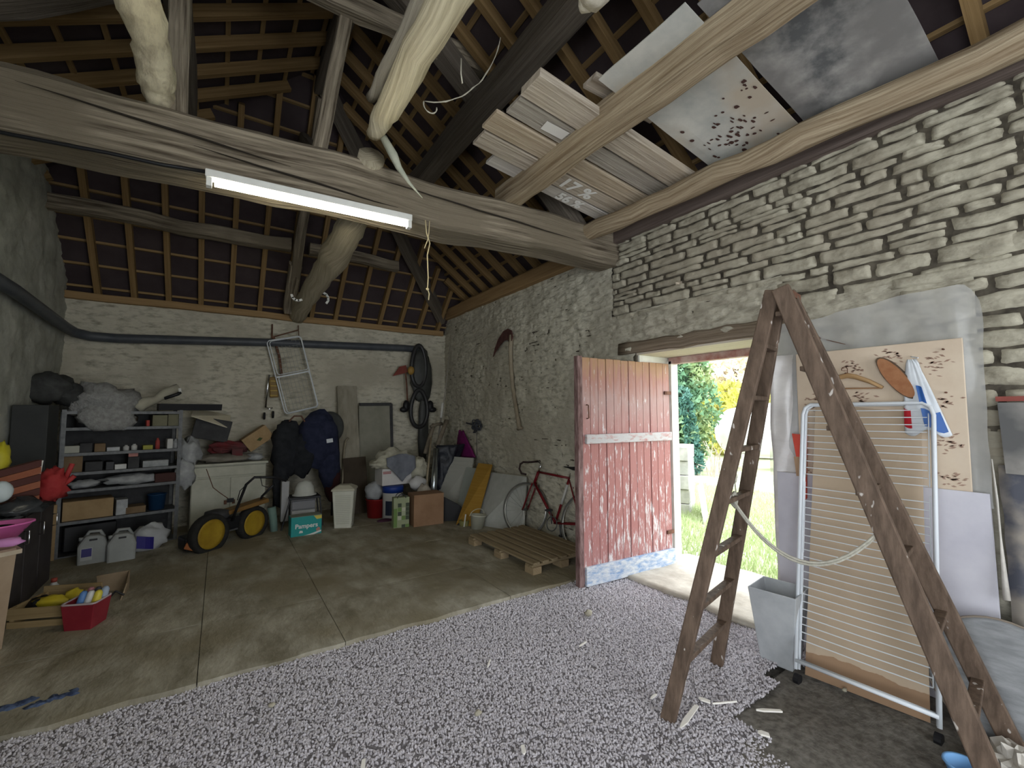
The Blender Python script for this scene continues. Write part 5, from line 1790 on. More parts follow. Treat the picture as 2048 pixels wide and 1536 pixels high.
b.blob((2.17, 6.46, .84), (.30, .19, .17), 26, 14, amp=.20, fr=2.6, seed=33, flat=-.10)
b.blob((2.50, 6.40, .70), (.17, .15, .17), 20, 12, amp=.24, fr=3, seed=37)
b.blob((1.93, 6.42, .80), (.12, .14, .06), 16, 9, amp=.25, fr=3, seed=38)
tag(b.obj('blanket', mat('cream_blanket', (.36, .345, .265), (.48, .46, .37), sc=12, rough=.95, bump=.6), None, smooth=True), 'crumpled cream blanket heaped over the bedding box', 'blanket')
b = MB()
b.sheet(lambda u, v: (2.0 + .42 * u, 6.265 - .03 * v - .02 * math.sin(u * 9), .90 + .05 * math.sin(u * 3) - (.40 * v) * (1 - 1.3 * abs(u - .55)) + .01 * noise.noise(Vector((u * 8, v * 8, 1)))), 16, 12)
tag(b.obj('sheet', mat('slate_cloth', (.12, .13, .155), (.17, .18, .21), sc=10, rough=.95), None, smooth=True, solid=.012), 'slate blue cloth hanging from under the cream blanket', 'cloth')
b = MB()
b.blob((2.45, 6.2, .52), (.13, .07, .10), 14, 9, amp=.12, seed=34)
tag(b.obj('clear_bag', mat('milky_film', (.42, .41, .40), (.52, .51, .50), sc=7, rough=.35), None, smooth=True), 'bulging milky bag at the right of the bedding box', 'bag')
b = MB()
b.blob((2.50, 6.08, .35), (.11, .09, .17), 14, 9, amp=.15, seed=35)
tag(b.obj('beige_cushion', mat('beige_cloth', (.33, .29, .24), (.41, .37, .31), sc=8, rough=.95), None, smooth=True), 'beige cushion squeezed behind the cardboard box', 'cushion')
b = MB()
b.blob((2.36, 6.0, .20), (.10, .12, .20), 12, 9, amp=.2, seed=36, flat=-.2)
tag(b.obj('black_sack', BLACK, None, smooth=True), 'black sack between the checked bag and the cardboard box', 'sack')
# checked gift bag
gb = thing('paper_bag', 'tall green and cream checked paper bag with dark handles', 'bag', (2.03, 5.72, 0))
GT = frame(1.93, 5.73, 0, -6)
MB(GT).box((.11, .055, .215), (.205, .11, .43)).obj('bag', mat('sage_paper', (.25, .28, .165), (.29, .32, .20), sc=6, rough=.8), gb)
rr = random.Random(2)
pal = [mat('cream_check', (.44, .44, .34), rough=.8), mat('dark_check', (.06, .075, .05), rough=.8), mat('green_check', (.14, .22, .07), rough=.8), mat('pale_check', (.34, .37, .25), rough=.8)]
for i in range(3):
    for j in range(6):
        if rr.random() < .8:
            MB(GT).box((.085 + .052 * i, -.0015, .055 + .055 * j), (.048, .003, .05)).obj('check', rr.choice(pal), gb)
MB(GT).box((.03, -.0015, .17), (.045, .003, .24)).obj('green_band', pal[2], gb)
for y in (.0, .11):
    b = MB(GT)
    b.tube(arc((.11, y, .42), .055, 0, 180, 8), .005, n=6)
    b.obj('handle', BLACK, gb)
# cardboard box
cd = thing('cardboard_box', 'plain brown cardboard box on the floor right of the checked bag', 'box', (2.4, 5.7, 0))
CT2 = frame(2.18, 5.64, 0, -3)
MB(CT2).box((.21, .14, .225), (.42, .28, .45)).obj('carton', mat('brown_carton', (.235, .135, .075), (.285, .17, .10), sc=5, rough=.85), cd, bev=.005)
for y in (.07, .21):
    MB(CT2).box((.21, y, .4515), (.415, .136, .003)).obj('flap', MATS['brown_carton'], cd)
b = MB()
b.add([(2.6, 5.75, 0), (3.0, 5.55, .05), (2.9, 5.6, 0), (2.6, 5.9, 0), (2.61, 5.75, .40), (2.86, 5.62, .25), (2.85, 5.72, .26), (2.62, 5.9, .40)], [(0, 1, 5, 4), (1, 2, 6, 5), (2, 3, 7, 6), (3, 0, 4, 7), (4, 5, 6, 7), (3, 2, 1, 0)])
tag(b.obj('black_bag', BLACK, None, bev=.02), 'slanted black bag right of the brown cardboard box', 'bag')
b = MB()
b.blob((2.80, 5.42, .04), (.09, .07, .045), 10, 7, amp=.25, seed=41, flat=-.04)
tag(b.obj('dark_shoe', DARK, None, smooth=True), 'dark crumpled thing on the floor under the black bag', 'bundle')
# tubes and tools in the corner
b = MB()
b.tube([(2.60, 6.0, .30), (2.80, 6.35, .98)], .045, n=16)
tag(b.obj('metal_tube', mat('steel_tube', (.35, .38, .39), rough=.25, metal=.9), None, smooth=True), 'shiny steel tube leaning in the back right corner', 'tube')
b = MB()
b.tube([(2.50, 6.05, .25), (2.80, 6.55, 1.15)], .016, n=8)
tag(b.obj('broom_handle', mat('handle_wood', (.28, .23, .15), (.36, .30, .21), sc=9, rough=.7), None, smooth=True), 'wooden handle leaning beside the steel tube', 'handle')
b = MB()
b.sheet(lambda u, v: (2.84 + .50 * u - .20 * u * (1 - v) - .12 * (1 - v) + .03 * noise.noise(Vector((u * 5, v * 5, 2))), 6.42 - .12 * math.sin(u * 3) + .05 * noise.noise(Vector((u * 6, v * 6, 9))), .42 + .62 * v - .30 * (1 - v) * math.sin(u * math.pi)), 18, 18)
tag(b.obj('dark_tarpaulin', mat('dark_shiny_tarp', (.010, .012, .018), (.03, .034, .045), sc=9, rough=.4, bump=.5), None, smooth=True, solid=.03), 'dark blue black tarpaulin hanging over the corner tools', 'tarpaulin')
for k, (p, q, r_) in enumerate((((2.72, 6.6, .9), (2.93, 6.75, 1.36), .035), ((2.92, 6.6, 1.0), (3.16, 6.75, 1.42), .035), ((2.86, 6.7, 1.32), (3.1, 6.8, 1.36), .028))):
    b = MB()
    b.tube([p, tuple((a + c) / 2 + .015 for a, c in zip(p, q)), q], r_, n=9, jit=.15)
    tag(b.obj('wooden_tool', mat('tool_wood', (.15, .125, .09), (.24, .205, .155), sc=7, rough=.85), None, smooth=True), ['left wooden tool shaft poking from the corner tarpaulin', 'right wooden tool shaft poking from the corner tarpaulin', 'short cross piece of wood on the corner tools'][k], 'tool', group='wooden tools in the corner')
rd_ = thing('fishing_rod', 'slim rod with a bright grip standing in the back right corner', 'rod', (3.2, 6.9, 1.4))
MB().tube([(3.04, 7.1, .02), (3.19, 7.05, 1.42), (3.24, 7.0, 1.85), (3.31, 6.95, 2.75)], [.016, .016, .012, .004], n=7).obj('shaft', mat('rod_grey', (.30, .28, .24), rough=.5), rd_, smooth=True)
MB().tube([(3.185, 7.03, 1.46), (3.205, 7.02, 1.72)], .020, n=9).obj('grip', mat('bright_grip', (.70, .70, .66), rough=.3), rd_, smooth=True)
# inner tubes, cape, pick hung in the corner
RUB = mat('inner_tube_rubber', (.022, .022, .023), (.035, .035, .036), sc=8, rough=.35)
for c, w, h, lab in (((2.86, 7.27, 2.36), .13, .36, 'upper black inner tube hanging in the back right corner'), ((2.87, 7.25, 1.62), .15, .32, 'lower black inner tube hanging in the back right corner')):
    b = MB()
    b.tube([(c[0] + w * math.cos(t) * (1 - .15 * math.sin(t)), c[1], c[2] + h * math.sin(t)) for t in [2 * math.pi * k / 32 for k in range(32)]], .038, n=10, closed=True)
    tag(b.obj('inner_tube', RUB, None, smooth=True), lab, 'inner tube', group='inner tubes in the corner')
b = MB()
b.blob((2.93, 7.30, 2.2), (.20, .06, .48), 14, 12, amp=.12, seed=44)
b.blob((2.97, 7.30, 1.25), (.10, .06, .62), 12, 12, amp=.1, seed=45)
tag(b.obj('rain_cape', mat('murky_cape', (.035, .037, .034), (.06, .062, .058), sc=5, rough=.5), None, smooth=True), 'murky dark rain cape hanging behind the inner tubes', 'cape')
pk_ = thing('hoe', 'red headed hoe with a yellow knob hanging in the back right corner', 'hoe', (2.6, 7.27, 1.7))
MB().prism([(2.40, 2.16), (2.52, 2.33), (2.63, 2.36), (2.66, 2.24), (2.58, 2.21), (2.50, 2.19)], 1, 7.26, 7.29).obj('blade', mat('red_iron', (.16, .03, .02), (.22, .05, .035), sc=9, rough=.6), pk_, bev=.004)
MB().tube([(2.62, 7.27, 2.28), (2.65, 7.27, 2.0), (2.67, 7.27, 1.66)], .014, n=7).obj('shaft', RUST, pk_)
b = MB()
b.blob((2.71, 7.24, 2.27), (.06, .05, .075), 12, 8, amp=.03)
b.obj('knob', mat('amber_knob', (.35, .21, .05), rough=.5), pk_, smooth=True)
bt = thing('boots_pair', 'pair of black rubber boots hung by the lower inner tube', 'boots', (2.75, 7.28, 1.6))
for x, s_ in ((2.64, -1), (3.08, 1)):
    b = MB()
    b.blob((x, 7.26, 1.66), (.06, .05, .10), 10, 8, amp=.1)
    b.blob((x + .04 * s_, 7.25, 1.60), (.075, .045, .05), 10, 8, amp=.05)
    b.obj('boot', BLACK, bt, smooth=True)
b = MB()
b.sheet(lambda u, v: (3.34 - .02 * v - .05 * math.sin(math.pi * u) * (1 - v) + .01 * noise.noise(Vector((u * 5, v * 5, 3))), 6.60 - .04 + (u - .5) * -(.12 + .56 * (1 - v)) - .12 * (1 - v), .86 + .40 * v - .03 * math.sin(u * 3)), 14, 12)
tag(b.obj('magenta_bag', mat('magenta_cloth', (.13, .008, .085), (.18, .015, .12), sc=8, rough=.6), None, smooth=True, solid=.03), 'magenta bag hanging on the right wall near the corner', 'bag')
b = MB()
rr = random.Random(6)
for k in range(9):
    c = Vector((3.36, 6.10 + rr.uniform(-.1, .1), 1.34 + rr.uniform(-.05, .05)))
    b.tube([c + Vector((rr.uniform(-.02, .02), .06 * math.cos(t), .06 * math.sin(t))) for t in [2 * math.pi * i / 10 for i in range(10)]], .009, n=5, closed=True)
b.tube([(3.37, 6.2, 1.36), (3.37, 6.45, 1.38)], .012, n=5)
b.tube([(3.38, 6.12, 1.30), (3.38, 6.11, .82)], .004, n=5)
tag(b.obj('wire_coil', mat('dark_wire', (.03, .033, .04), (.08, .085, .10), sc=30, rough=.5), None), 'tangled dark wire coil hooked on the right wall', 'wire')
# radiators and panels leaning on the right wall
RADW = mat('radiator_white', (.40, .41, .38), (.46, .47, .44), sc=9, rough=.55)
ra = thing('radiator', 'ribbed white radiator leaning on the right wall behind the bicycle', 'radiator', (3.1, 4.9, 0))
A, B_, C_, D_ = Vector((2.98, 5.22, 0)), Vector((3.30, 4.70, 0)), Vector((3.385, 4.74, .69)), Vector((3.30, 5.70, .66))
A = Vector((2.97, 5.28, 0))
b = MB()
b.quad(A, B_, C_, D_, .05)
b.obj('panel', RADW, ra, bev=.006)
nv = (B_ - A).cross(D_ - A).normalized()
if nv.x > 0:
    nv = -nv
b = MB()
for k in range(34):
    t = (k + .5) / 34
    b.bar(A.lerp(B_, t) + nv * .004 + Vector((0, 0, .03)), D_.lerp(C_, t) + nv * .004 - Vector((0, 0, .03)), .009, .012, up=nv)
b.obj('ribs', RADW, ra)
b = MB()
for k in range(4):
    t = .62 + .07 * k
    b.bar(A.lerp(B_, t) + nv * .012, D_.lerp(C_, t) + nv * .012, .028, .02, up=nv)
b.obj('dark_slots', DARK, ra)
lv = thing('louvred_shutter', 'white louvred shutter in the corner under the dark tarpaulin', 'shutter', (3.05, 6.1, 0))
b = MB()
b.quad((2.75, 6.30, 0), (3.02, 5.80, 0), (3.25, 5.95, .85), (3.02, 6.50, .85), .03)
b.obj('panel', mat('shutter_white', (.40, .40, .36), rough=.6), lv)
for k in range(14):
    z = .08 + .055 * k
    t = z / .85
    MB().bar((2.75 + .27 * t - .02, 6.30 + .2 * t - .02, z), (3.02 + .23 * t - .02, 5.80 + .15 * t - .02, z), .018, .03).obj('slat', MATS['shutter_white'], lv)
b = MB()
b.quad((2.83, 5.76, 0), (2.99, 5.42, 0), (3.26, 5.62, .72), (3.14, 5.98, .72), .02)
tag(b.obj('flat_sheet', mat('grey_green_panel', (.26, .28, .25), (.30, .32, .29), sc=5, rough=.7), None, bev=.004), 'plain grey panel between the shutter and the yellow board', 'panel')
b = MB()
b.quad((2.71, 5.47, 0), (2.87, 5.22, 0), (3.26, 5.42, .80), (3.20, 5.72, .80), .025)
tag(b.obj('yellow_board', wood('honey_board', (.30, .165, .025), (.38, .22, .045), bump=.15), None, bev=.004), 'honey yellow board leaning on the right wall', 'board')
pa = thing('pail', 'small cream plastic pail with a handle before the yellow board', 'pail', (2.85, 5.15, 0))
MB(Matrix.Translation((2.85, 5.14, .0)) @ Matrix.Rotation(math.radians(6), 4, 'Y')).lathe([(.075, 0.01), (.10, .20), (.108, .202), (.108, .215), (.095, .212), (.07, .02)], n=22).obj('pail', mat('cream_plastic', (.47, .47, .38), (.52, .52, .43), sc=8, rough=.5), pa, smooth=True)
b = MB()
b.tube([(2.85 + .106 * math.cos(math.radians(a)), 5.14 - .03 * math.sin(math.radians(a)), .21 + .085 * math.sin(math.radians(a))) for a in range(0, 181, 15)], .005, n=6)
b.obj('handle', mat('cream_handle', (.45, .43, .33), rough=.6), pa)
b = MB()
b.lathe([(.06, 0), (.07, .11), (.062, .11), (.055, .01)], (2.78, 5.36, 0), 16)
tag(b.obj('flower_pot', mat('olive_pot', (.20, .19, .07), rough=.7), None, smooth=True), 'small olive pot left of the cream pail', 'pot')
b = MB()
b.tube([(2.74, 5.30, .0), (2.77, 5.30, .20)], .010, n=7)
tag(b.obj('short_rod', mat('white_rod', (.55, .55, .50), rough=.5), None), 'short white rod standing by the olive pot', 'rod')

# long-handled billhook on the right wall
hk = thing('billhook', 'long handled rusty billhook hung on the right wall', 'billhook', (3.38, 5.1, 1.3))
MB().tube([(3.40, 4.95, 1.33), (3.385, 5.0, 1.55), (3.375, 5.08, 1.9), (3.37, 5.12, 2.2), (3.375, 5.14, 2.45), (3.39, 5.13, 2.64)], [.036, .028, .028, .030, .033, .036], n=9).obj('handle', mat('grey_handle', (.24, .20, .14), (.36, .31, .23), sc=6, st=(4, 4, 1), rough=.8), hk, smooth=True)
MB().tube([(3.40, 4.89, 1.345), (3.40, 4.99, 1.325)], .022, n=8).obj('butt_knob', MATS['grey_handle'], hk, smooth=True)
bl_ = [(5.07, 2.60), (5.10, 2.70), (5.20, 2.74), (5.32, 2.72), (5.46, 2.62), (5.55, 2.50), (5.60, 2.38), (5.52, 2.45), (5.40, 2.53), (5.30, 2.58), (5.20, 2.58), (5.14, 2.50)]
MB().prism(bl_, 0, 3.365, 3.375).obj('blade', mat('dark_rust', (.07, .03, .028), (.13, .06, .05), sc=14, rough=.8, metal=.2), hk)

# bicycle
by = thing('bicycle', 'old red racing bicycle leaning on the right wall', 'bicycle', (3.28, 4.2, 0))
BRD = mat('crimson_enamel', (.15, .008, .014), (.20, .015, .02), sc=9, rough=.35)
F0, R0 = Vector((3.19, 4.62, .335)), Vector((3.30, 3.66, .335))
fw = (F0 - R0)
fw.z = 0
fw.normalize()
lean = Vector((.20, 0, 1)).normalized()


def bp_(a, h, s=0.0):
    """point on the bicycle: a metres forward of the rear hub, h height, s sideways"""
    base = Vector((R0.x, R0.y, 0)) + fw * a
    return base + lean * h + Vector((fw.y, -fw.x, 0)) * s


def bwheel(a, steer=0.0):
    c = bp_(a, .335)
    f2 = Matrix.Rotation(math.radians(steer), 3, lean) @ fw
    pts = lambda r_, s=0: [c + f2 * r_ * math.cos(t) + lean * r_ * math.sin(t) for t in [2 * math.pi * k / 44 for k in range(44)]]
    b = MB()
    b.tube(pts(.326), .011, n=7, closed=True)
    t_ = b.obj('tyre', mat('grey_tyre', (.10, .10, .09), (.16, .155, .14), sc=14, rough=.7), by, smooth=True)
    b = MB()
    b.tube(pts(.308), .008, n=6, closed=True)
    b.obj('rim', mat('bright_rim', (.60, .60, .57), rough=.3, metal=.8), t_, smooth=True)
    ax_ = f2.cross(lean)
    b = MB()
    b.tube([c - ax_ * .05, c + ax_ * .05], .016, n=9)
    b.obj('hub', STEEL, t_, smooth=True)
    b = MB()
    for k in range(28):
        a_ = 2 * math.pi * k / 28
        d = f2 * math.cos(a_) + lean * math.sin(a_)
        b.tube([c + ax_ * (.03 if k % 2 else -.03), c + d * .305], .0011, n=3, cap=False)
    b.obj('spokes', CHROME, t_)


bwheel(.97, 14)
bwheel(0)
P_bb, P_seat, P_ht, P_hb, P_r, P_f = bp_(.42, .27), bp_(.30, .80), bp_(.83, .82), bp_(.87, .68), bp_(0, .335), bp_(.97, .335)
for nm, p, q, r_ in (('top_tube', P_seat, P_ht, .014), ('down_tube', P_hb, P_bb, .016), ('seat_tube', P_bb, P_seat, .015), ('head_tube', P_hb, P_ht, .018)):
    b = MB()
    b.tube([p, q], r_, n=10)
    b.obj(nm, BRD, by, smooth=True)
b = MB()
b.tube([P_bb.lerp(P_seat, .42), P_bb.lerp(P_seat, .86)], .0158, n=10)
b.obj('white_band', mat('white_enamel', (.60, .60, .57), rough=.4), by, smooth=True)
for s in (-.045, .045):
    so = Vector((fw.y, -fw.x, 0)) * s
    b = MB()
    b.tube([P_hb + so * .8, bp_(.90, .56) + so, bp_(.965, .335) + so], .010, n=8)
    b.obj('fork_blade', BRD, by, smooth=True)
    b = MB()
    b.tube([P_bb + so * .6, P_r + so], .009, n=8)
    b.obj('chain_stay', BRD, by, smooth=True)
    b = MB()
    b.tube([P_seat + so * .3, P_r + so], .008, n=8)
    b.obj('seat_stay', BRD, by, smooth=True)
b = MB()
b.tube([P_ht, bp_(.80, .92), bp_(.86, .95)], .013, n=9)
b.obj('stem', CHROME, by, smooth=True)
b = MB()
sd = Vector((fw.y, -fw.x, 0))
for s in (-1, 1):
    o_ = bp_(.86, .95)
    b.tube([o_, o_ + sd * .17 * s, o_ + sd * .20 * s + fw * .06, o_ + sd * .20 * s + fw * .11 - lean * .03, o_ + sd * .20 * s + fw * .115 - lean * .09, o_ + sd * .20 * s + fw * .06 - lean * .14, o_ + sd * .20 * s - fw * .02 - lean * .145], .013, n=8)
b.obj('drop_handlebar', mat('dark_tape', (.035, .022, .02), (.05, .032, .03), sc=20, rough=.8), by, smooth=True)
b = MB()
b.tube([P_seat, bp_(.275, .90)], .012, n=8)
b.obj('seat_post', CHROME, by, smooth=True)
b = MB()
b.T = Matrix.Identity(4)
b.tube([bp_(.42, .925), bp_(.33, .925), bp_(.24, .92), bp_(.17, .925)], [.016, .028, .055, .065], n=10, sec=[(math.cos(t), .45 * math.sin(t)) for t in [2 * math.pi * k / 10 for k in range(10)]])
b.obj('saddle', BLACK, by, smooth=True)
b = MB()
cpt = P_bb + sd * -.06
b.tube([cpt + fw * .08 * math.cos(t) + lean * .08 * math.sin(t) for t in [2 * math.pi * k / 24 for k in range(24)]], .006, n=5, closed=True)
b.tube([cpt, cpt + fw * .05 + lean * .15], .009, n=6)
b.tube([P_bb + sd * .07, P_bb + sd * .07 - fw * .05 - lean * .15], .009, n=6)
b.obj('crankset', STEEL, by, smooth=True)
for o_ in (cpt + fw * .05 + lean * .15 - sd * .03, P_bb + sd * .10 - fw * .05 - lean * .15):
    MB().box(o_, (.08, .05, .02)).obj('pedal', DARK, by)
b = MB()
b.bar(bp_(-.02, .70, .0), bp_(-.02, .62, 0), .06, .05)
b.obj('tool_pouch', DARK, by, bev=.01)
# pallet
pt = thing('pallet', 'worn wooden pallet lying on the slabs by the door leaf', 'pallet', (2.9, 4.0, 0))
PW = wood('pallet_wood', (.20, .15, .085), (.34, .27, .17), bump=.4)
PT = frame(2.475, 3.40, 0, 1.5)
PLn, PWd = 1.20, .80
for k in range(7):
    MB(PT).box((.055 + (PWd - .11) * k / 6 + .0, PLn / 2, .133), (.076, PLn, .020)).obj('slat', PW, pt, bev=.003)
for y in (.055, PLn / 2, PLn - .055):
    MB(PT).box((PWd / 2, y, .112), (PWd, .10, .020)).obj('cross_board', PW, pt)
    for x in (.055, PWd / 2, PWd - .055):
        MB(PT).box((x, y, .062), (.10, .13, .080)).obj('block', wood('pallet_block', (.26, .19, .11), (.38, .29, .18), bump=.3), pt)
for x in (.055, PWd / 2, PWd - .055):
    MB(PT).box((x, PLn / 2, .012), (.10, PLn, .020)).obj('runner', PW, pt)
# ---------------------------------------------------------------- left edge: cabinet, bench, crate, jugs
VIO = mat('dark_aubergine', (.030, .024, .024), (.05, .042, .042), sc=6, rough=.55)
lc = thing('dark_cabinet', 'dark brown cabinet with chrome handles along the left wall', 'cabinet', (-1.42, 5.3, 0))
MB().box((-1.43, 5.22, .38), (.34, 1.06, .76)).obj('body', VIO, lc, bev=.005)
MB().box((-1.42, 5.22, .775), (.40, 1.10, .03)).obj('top', mat('grey_worktop', (.10, .10, .10), (.15, .15, .15), sc=8, rough=.6), lc)
for k in range(3):
    y = 4.87 + .35 * k
    d = MB().box((-1.25, y, .38), (.02, .335, .70)).obj('door', VIO, lc, bev=.004)
    b = MB()
    b.tube([(-1.235, y + .12, .53), (-1.205, y + .12, .53), (-1.205, y + .12, .63), (-1.235, y + .12, .63)], .005, n=6)
    b.obj('handle', CHROME, d, smooth=True)
b = MB()
b.box((-1.46, 6.0, .82), (.24, .32, 1.60))
tag(b.obj('tall_dark_locker', mat('charcoal_panel', (.028, .03, .03), (.04, .042, .042), sc=4, rough=.7), None, bev=.006), 'tall charcoal locker between the left wall and the shelf unit', 'locker')
# on the cabinet: striped folded seat, red cloth, bags
fd = thing('folded_deckchair', 'folded striped orange deckchair on the dark cabinet', 'deckchair', (-1.33, 5.0, .79))
STR_ = mat('rust_stripe', (.26, .085, .045), (.34, .13, .075), sc=5, rough=.9)
STD = mat('brown_stripe', (.09, .035, .03), rough=.9)
for k in range(6):
    t = k / 6
    m = STR_ if k % 2 == 0 else STD
    b = MB()
    p0, p1 = Vector((-1.45, 4.75, .80 + .30 * t)), Vector((-1.20, 5.02, .85 + .33 * t))
    q0, q1 = Vector((-1.45, 4.75, .80 + .30 * (t + .155))), Vector((-1.20, 5.02, .85 + .33 * (t + .155)))
    b.quad(p0, p1, q1, q0, .05)
    b.obj('stripe', m, fd)
MB().tube([(-1.20, 5.0, .80), (-1.165, 5.0, 1.17)], .008, n=7).obj('white_rod', WHITE, fd)
b = MB()
b.blob((-1.13, 5.12, .96), (.09, .09, .13), 16, 10, amp=.3, fr=3, seed=51)
b.tube([(-1.06, 5.14, .98), (-1.03, 5.14, 1.08), (-1.02, 5.15, 1.12)], .018, n=7)
b.tube([(-1.06, 5.14, .95), (-1.0, 5.14, 1.02)], .018, n=7)
tag(b.obj('red_gloves', mat('bright_red_cloth', (.30, .018, .02), (.40, .05, .05), sc=7, rough=.7), None, smooth=True), 'bright red cloth bag with ears hanging off the dark cabinet', 'cloth')
b = MB()
b.blob((-1.38, 4.98, 1.19), (.05, .07, .13), 12, 9, amp=.2, seed=52)
tag(b.obj('yellow_bag', mat('lemon_film', (.48, .42, .02), (.56, .50, .05), sc=6, rough=.5), None, smooth=True), 'lemon yellow bag at the far left edge above the deckchair', 'bag')
b = MB()
b.blob((-1.27, 4.62, .99), (.06, .06, .075), 14, 9, amp=.05, seed=53)
tag(b.obj('white_ball', mat('blue_white', (.55, .62, .64), rough=.4), None, smooth=True), 'bluish white ball at the far left edge', 'ball')
b = MB()
b.blob((-1.24, 4.78, .85), (.16, .20, .07), 16, 8, amp=.3, fr=3, seed=54, flat=-.06)
tag(b.obj('black_bag', mat('shiny_black_film', (.02, .022, .024), (.05, .053, .056), sc=9, rough=.25), None, smooth=True), 'shiny black bag lying on the dark cabinet top', 'bag')
# bench with pale plywood end and pink tub
bn = thing('workbench', 'low bench with a pale plywood end panel at the left edge', 'bench', (-1.3, 4.05, 0))
PLY = mat('pale_plywood', (.36, .26, .17), (.44, .33, .23), sc=3, st=(2, 2, .6), rough=.8)
b = MB()
b.quad((-1.12, 4.26, .0), (-1.55, 4.0, 0), (-1.40, 3.55, .735), (-.98, 3.86, .735), .02)
b.obj('end_panel', PLY, bn)
b = MB()
b.quad((-.96, 3.87, .735), (-1.42, 3.54, .735), (-1.62, 3.95, .735), (-1.16, 4.30, .735), .025)
b.obj('top', mat('birch_top', (.42, .35, .26), (.5, .42, .32), sc=4, rough=.7), bn)
PINK = mat('pink_plastic', (.60, .12, .36), (.66, .16, .42), sc=5, rough=.4)
ptb = thing('pink_tub', 'oval pink plastic tub holding dark things on the bench', 'tub', (-1.17, 4.02, .76))
b = MB(frame(-1.17, 4.06, .762, 28))
b.lathe([(.10, 0), (.15, .085), (.158, .087), (.158, .097), (.145, .094), (.095, .008)], n=30, sx=1.35, sy=.8)
b.obj('tub', PINK, ptb, smooth=True)
b = MB(frame(-1.17, 4.06, .762, 28))
b.blob((0, 0, .045), (.15, .08, .045), 14, 8, amp=.3, seed=55)
b.obj('contents', mat('glossy_dark', (.02, .02, .022), rough=.2), ptb, smooth=True)
b = MB()
b.blob((-1.02, 3.86, .785), (.07, .05, .025), 12, 7, amp=.15, seed=56)
tag(b.obj('pink_sponge', mat('lilac_pink', (.58, .25, .52), rough=.7), None, smooth=True), 'lilac pink sponge at the corner of the bench', 'sponge')
# wooden crate with yellow things
cr = thing('wooden_crate', 'slatted wooden crate with yellow tools on the floor at the left', 'crate', (-1.0, 4.7, 0))
CRW = wood('crate_pine', (.27, .19, .09), (.37, .27, .14), bump=.3)
KT = frame(-1.19, 4.60, 0, -22)
cw_, cd_ = .38, .30
for z in (.045, .135):
    MB(KT).box((cw_ / 2, 0, z), (cw_, .014, .075)).obj('slat', CRW, cr, bev=.002)
    MB(KT).box((0, cd_ / 2, z), (.014, cd_, .075)).obj('slat', CRW, cr, bev=.002)
    MB(KT).box((cw_, cd_ / 2, z), (.014, cd_, .075)).obj('slat', CRW, cr, bev=.002)
MB(KT).box((cw_ / 2, cd_, .11), (cw_, .014, .22)).obj('back_board', CRW, cr, bev=.002)
MB(KT).box((cw_ / 2, cd_ / 2, .012), (cw_, cd_, .012)).obj('bottom', CRW, cr)
for x in (.02, cw_ - .02):
    for y in (.02, cd_ - .02):
        MB(KT).box((x, y, .09), (.028, .028, .175)).obj('corner_post', CRW, cr)
YC = mat('bright_yellow', (.52, .40, .02), (.58, .47, .05), sc=8, rough=.5)
for x, y, z, r_, lab, m in ((.17, .14, .155, (.12, .05, .045), 'longest yellow tool in the wooden crate', YC), (.28, .18, .17, (.06, .05, .05), 'short yellow tool at the right of the crate', YC), (.08, .16, .14, (.07, .08, .05), 'black thing in the left of the crate', BLACK), (.33, .09, .14, (.04, .08, .04), 'dark grey tool at the right rim of the crate', DARK)):
    b = MB(KT)
    b.blob((x, y, z), r_, 12, 8, amp=.18, seed=x * 9)
    b.tube([(x, y, z), (x + .09, y + .03, z + .03)], .014, n=7)
    tag(b.obj('hand_tool', m, None, smooth=True), lab, 'tool', group='tools in the crate')
bo = thing('glue_bottle', 'small white bottle with a red cap behind the wooden crate', 'bottle', (-1.12, 5.30, 0))
MB().lathe([(.035, 0), (.037, .12), (.018, .15), (.018, .16)], (-1.09, 5.18, 0), 14).obj('bottle', mat('bottle_white', (.55, .56, .55), rough=.4), bo, smooth=True)
MB().lathe([(.020, 0), (.020, .03), (.0, .032)], (-1.09, 5.18, .16), 12).obj('cap', mat('cap_red', (.32, .06, .04), rough=.5), bo, smooth=True)
# red basket of spray cans
bk = thing('red_basket', 'dark red plastic basket full of cans and tools', 'basket', (-.70, 4.36, 0))
b = MB(frame(-.745, 4.375, 0, -22))
a0, a1 = .075, .10
vs = [(-a0, -a0, 0), (a0, -a0, 0), (a0, a0, 0), (-a0, a0, 0), (-a1, -a1 * .9, .215), (a1, -a1 * .9, .215), (a1, a1 * .9, .215), (-a1, a1 * .9, .215)]
vs += [(x * .93, y * .93, z) for x, y, z in vs[4:]] + [(x * .9, y * .9, .02) for x, y, z in vs[:4]]
b.add(vs, [(3, 2, 1, 0)] + [(k, (k + 1) % 4, 4 + (k + 1) % 4, 4 + k) for k in range(4)] + [(4 + k, 4 + (k + 1) % 4, 8 + (k + 1) % 4, 8 + k) for k in range(4)] + [(8 + k, 8 + (k + 1) % 4, 12 + (k + 1) % 4, 12 + k) for k in range(4)] + [(12, 13, 14, 15)])
b.obj('basket', mat('dark_red_plastic', (.20, .014, .025), (.25, .025, .035), sc=5, rough=.4), bk, bev=.008)
b = MB(frame(-.745, 4.375, 0, -22))
b.tube([(x, y, .217) for x, y in rrect(.20, .18, .02)], .007, n=6, closed=True)
b.obj('rim', mat('pale_rim', (.42, .34, .35), rough=.4), bk, smooth=True)
RGB_ = [((.10, .22, .48), 'blue can leaning in the red basket'), ((.55, .56, .56), 'white can leaning in the red basket'), ((.55, .46, .05), 'yellow capped can in the red basket'), ((.40, .17, .2), 'pink grip tool in the red basket'), ((.05, .05, .06), 'black handled tool in the red basket'), ((.30, .36, .45), 'pale blue tin at the back of the red basket')]
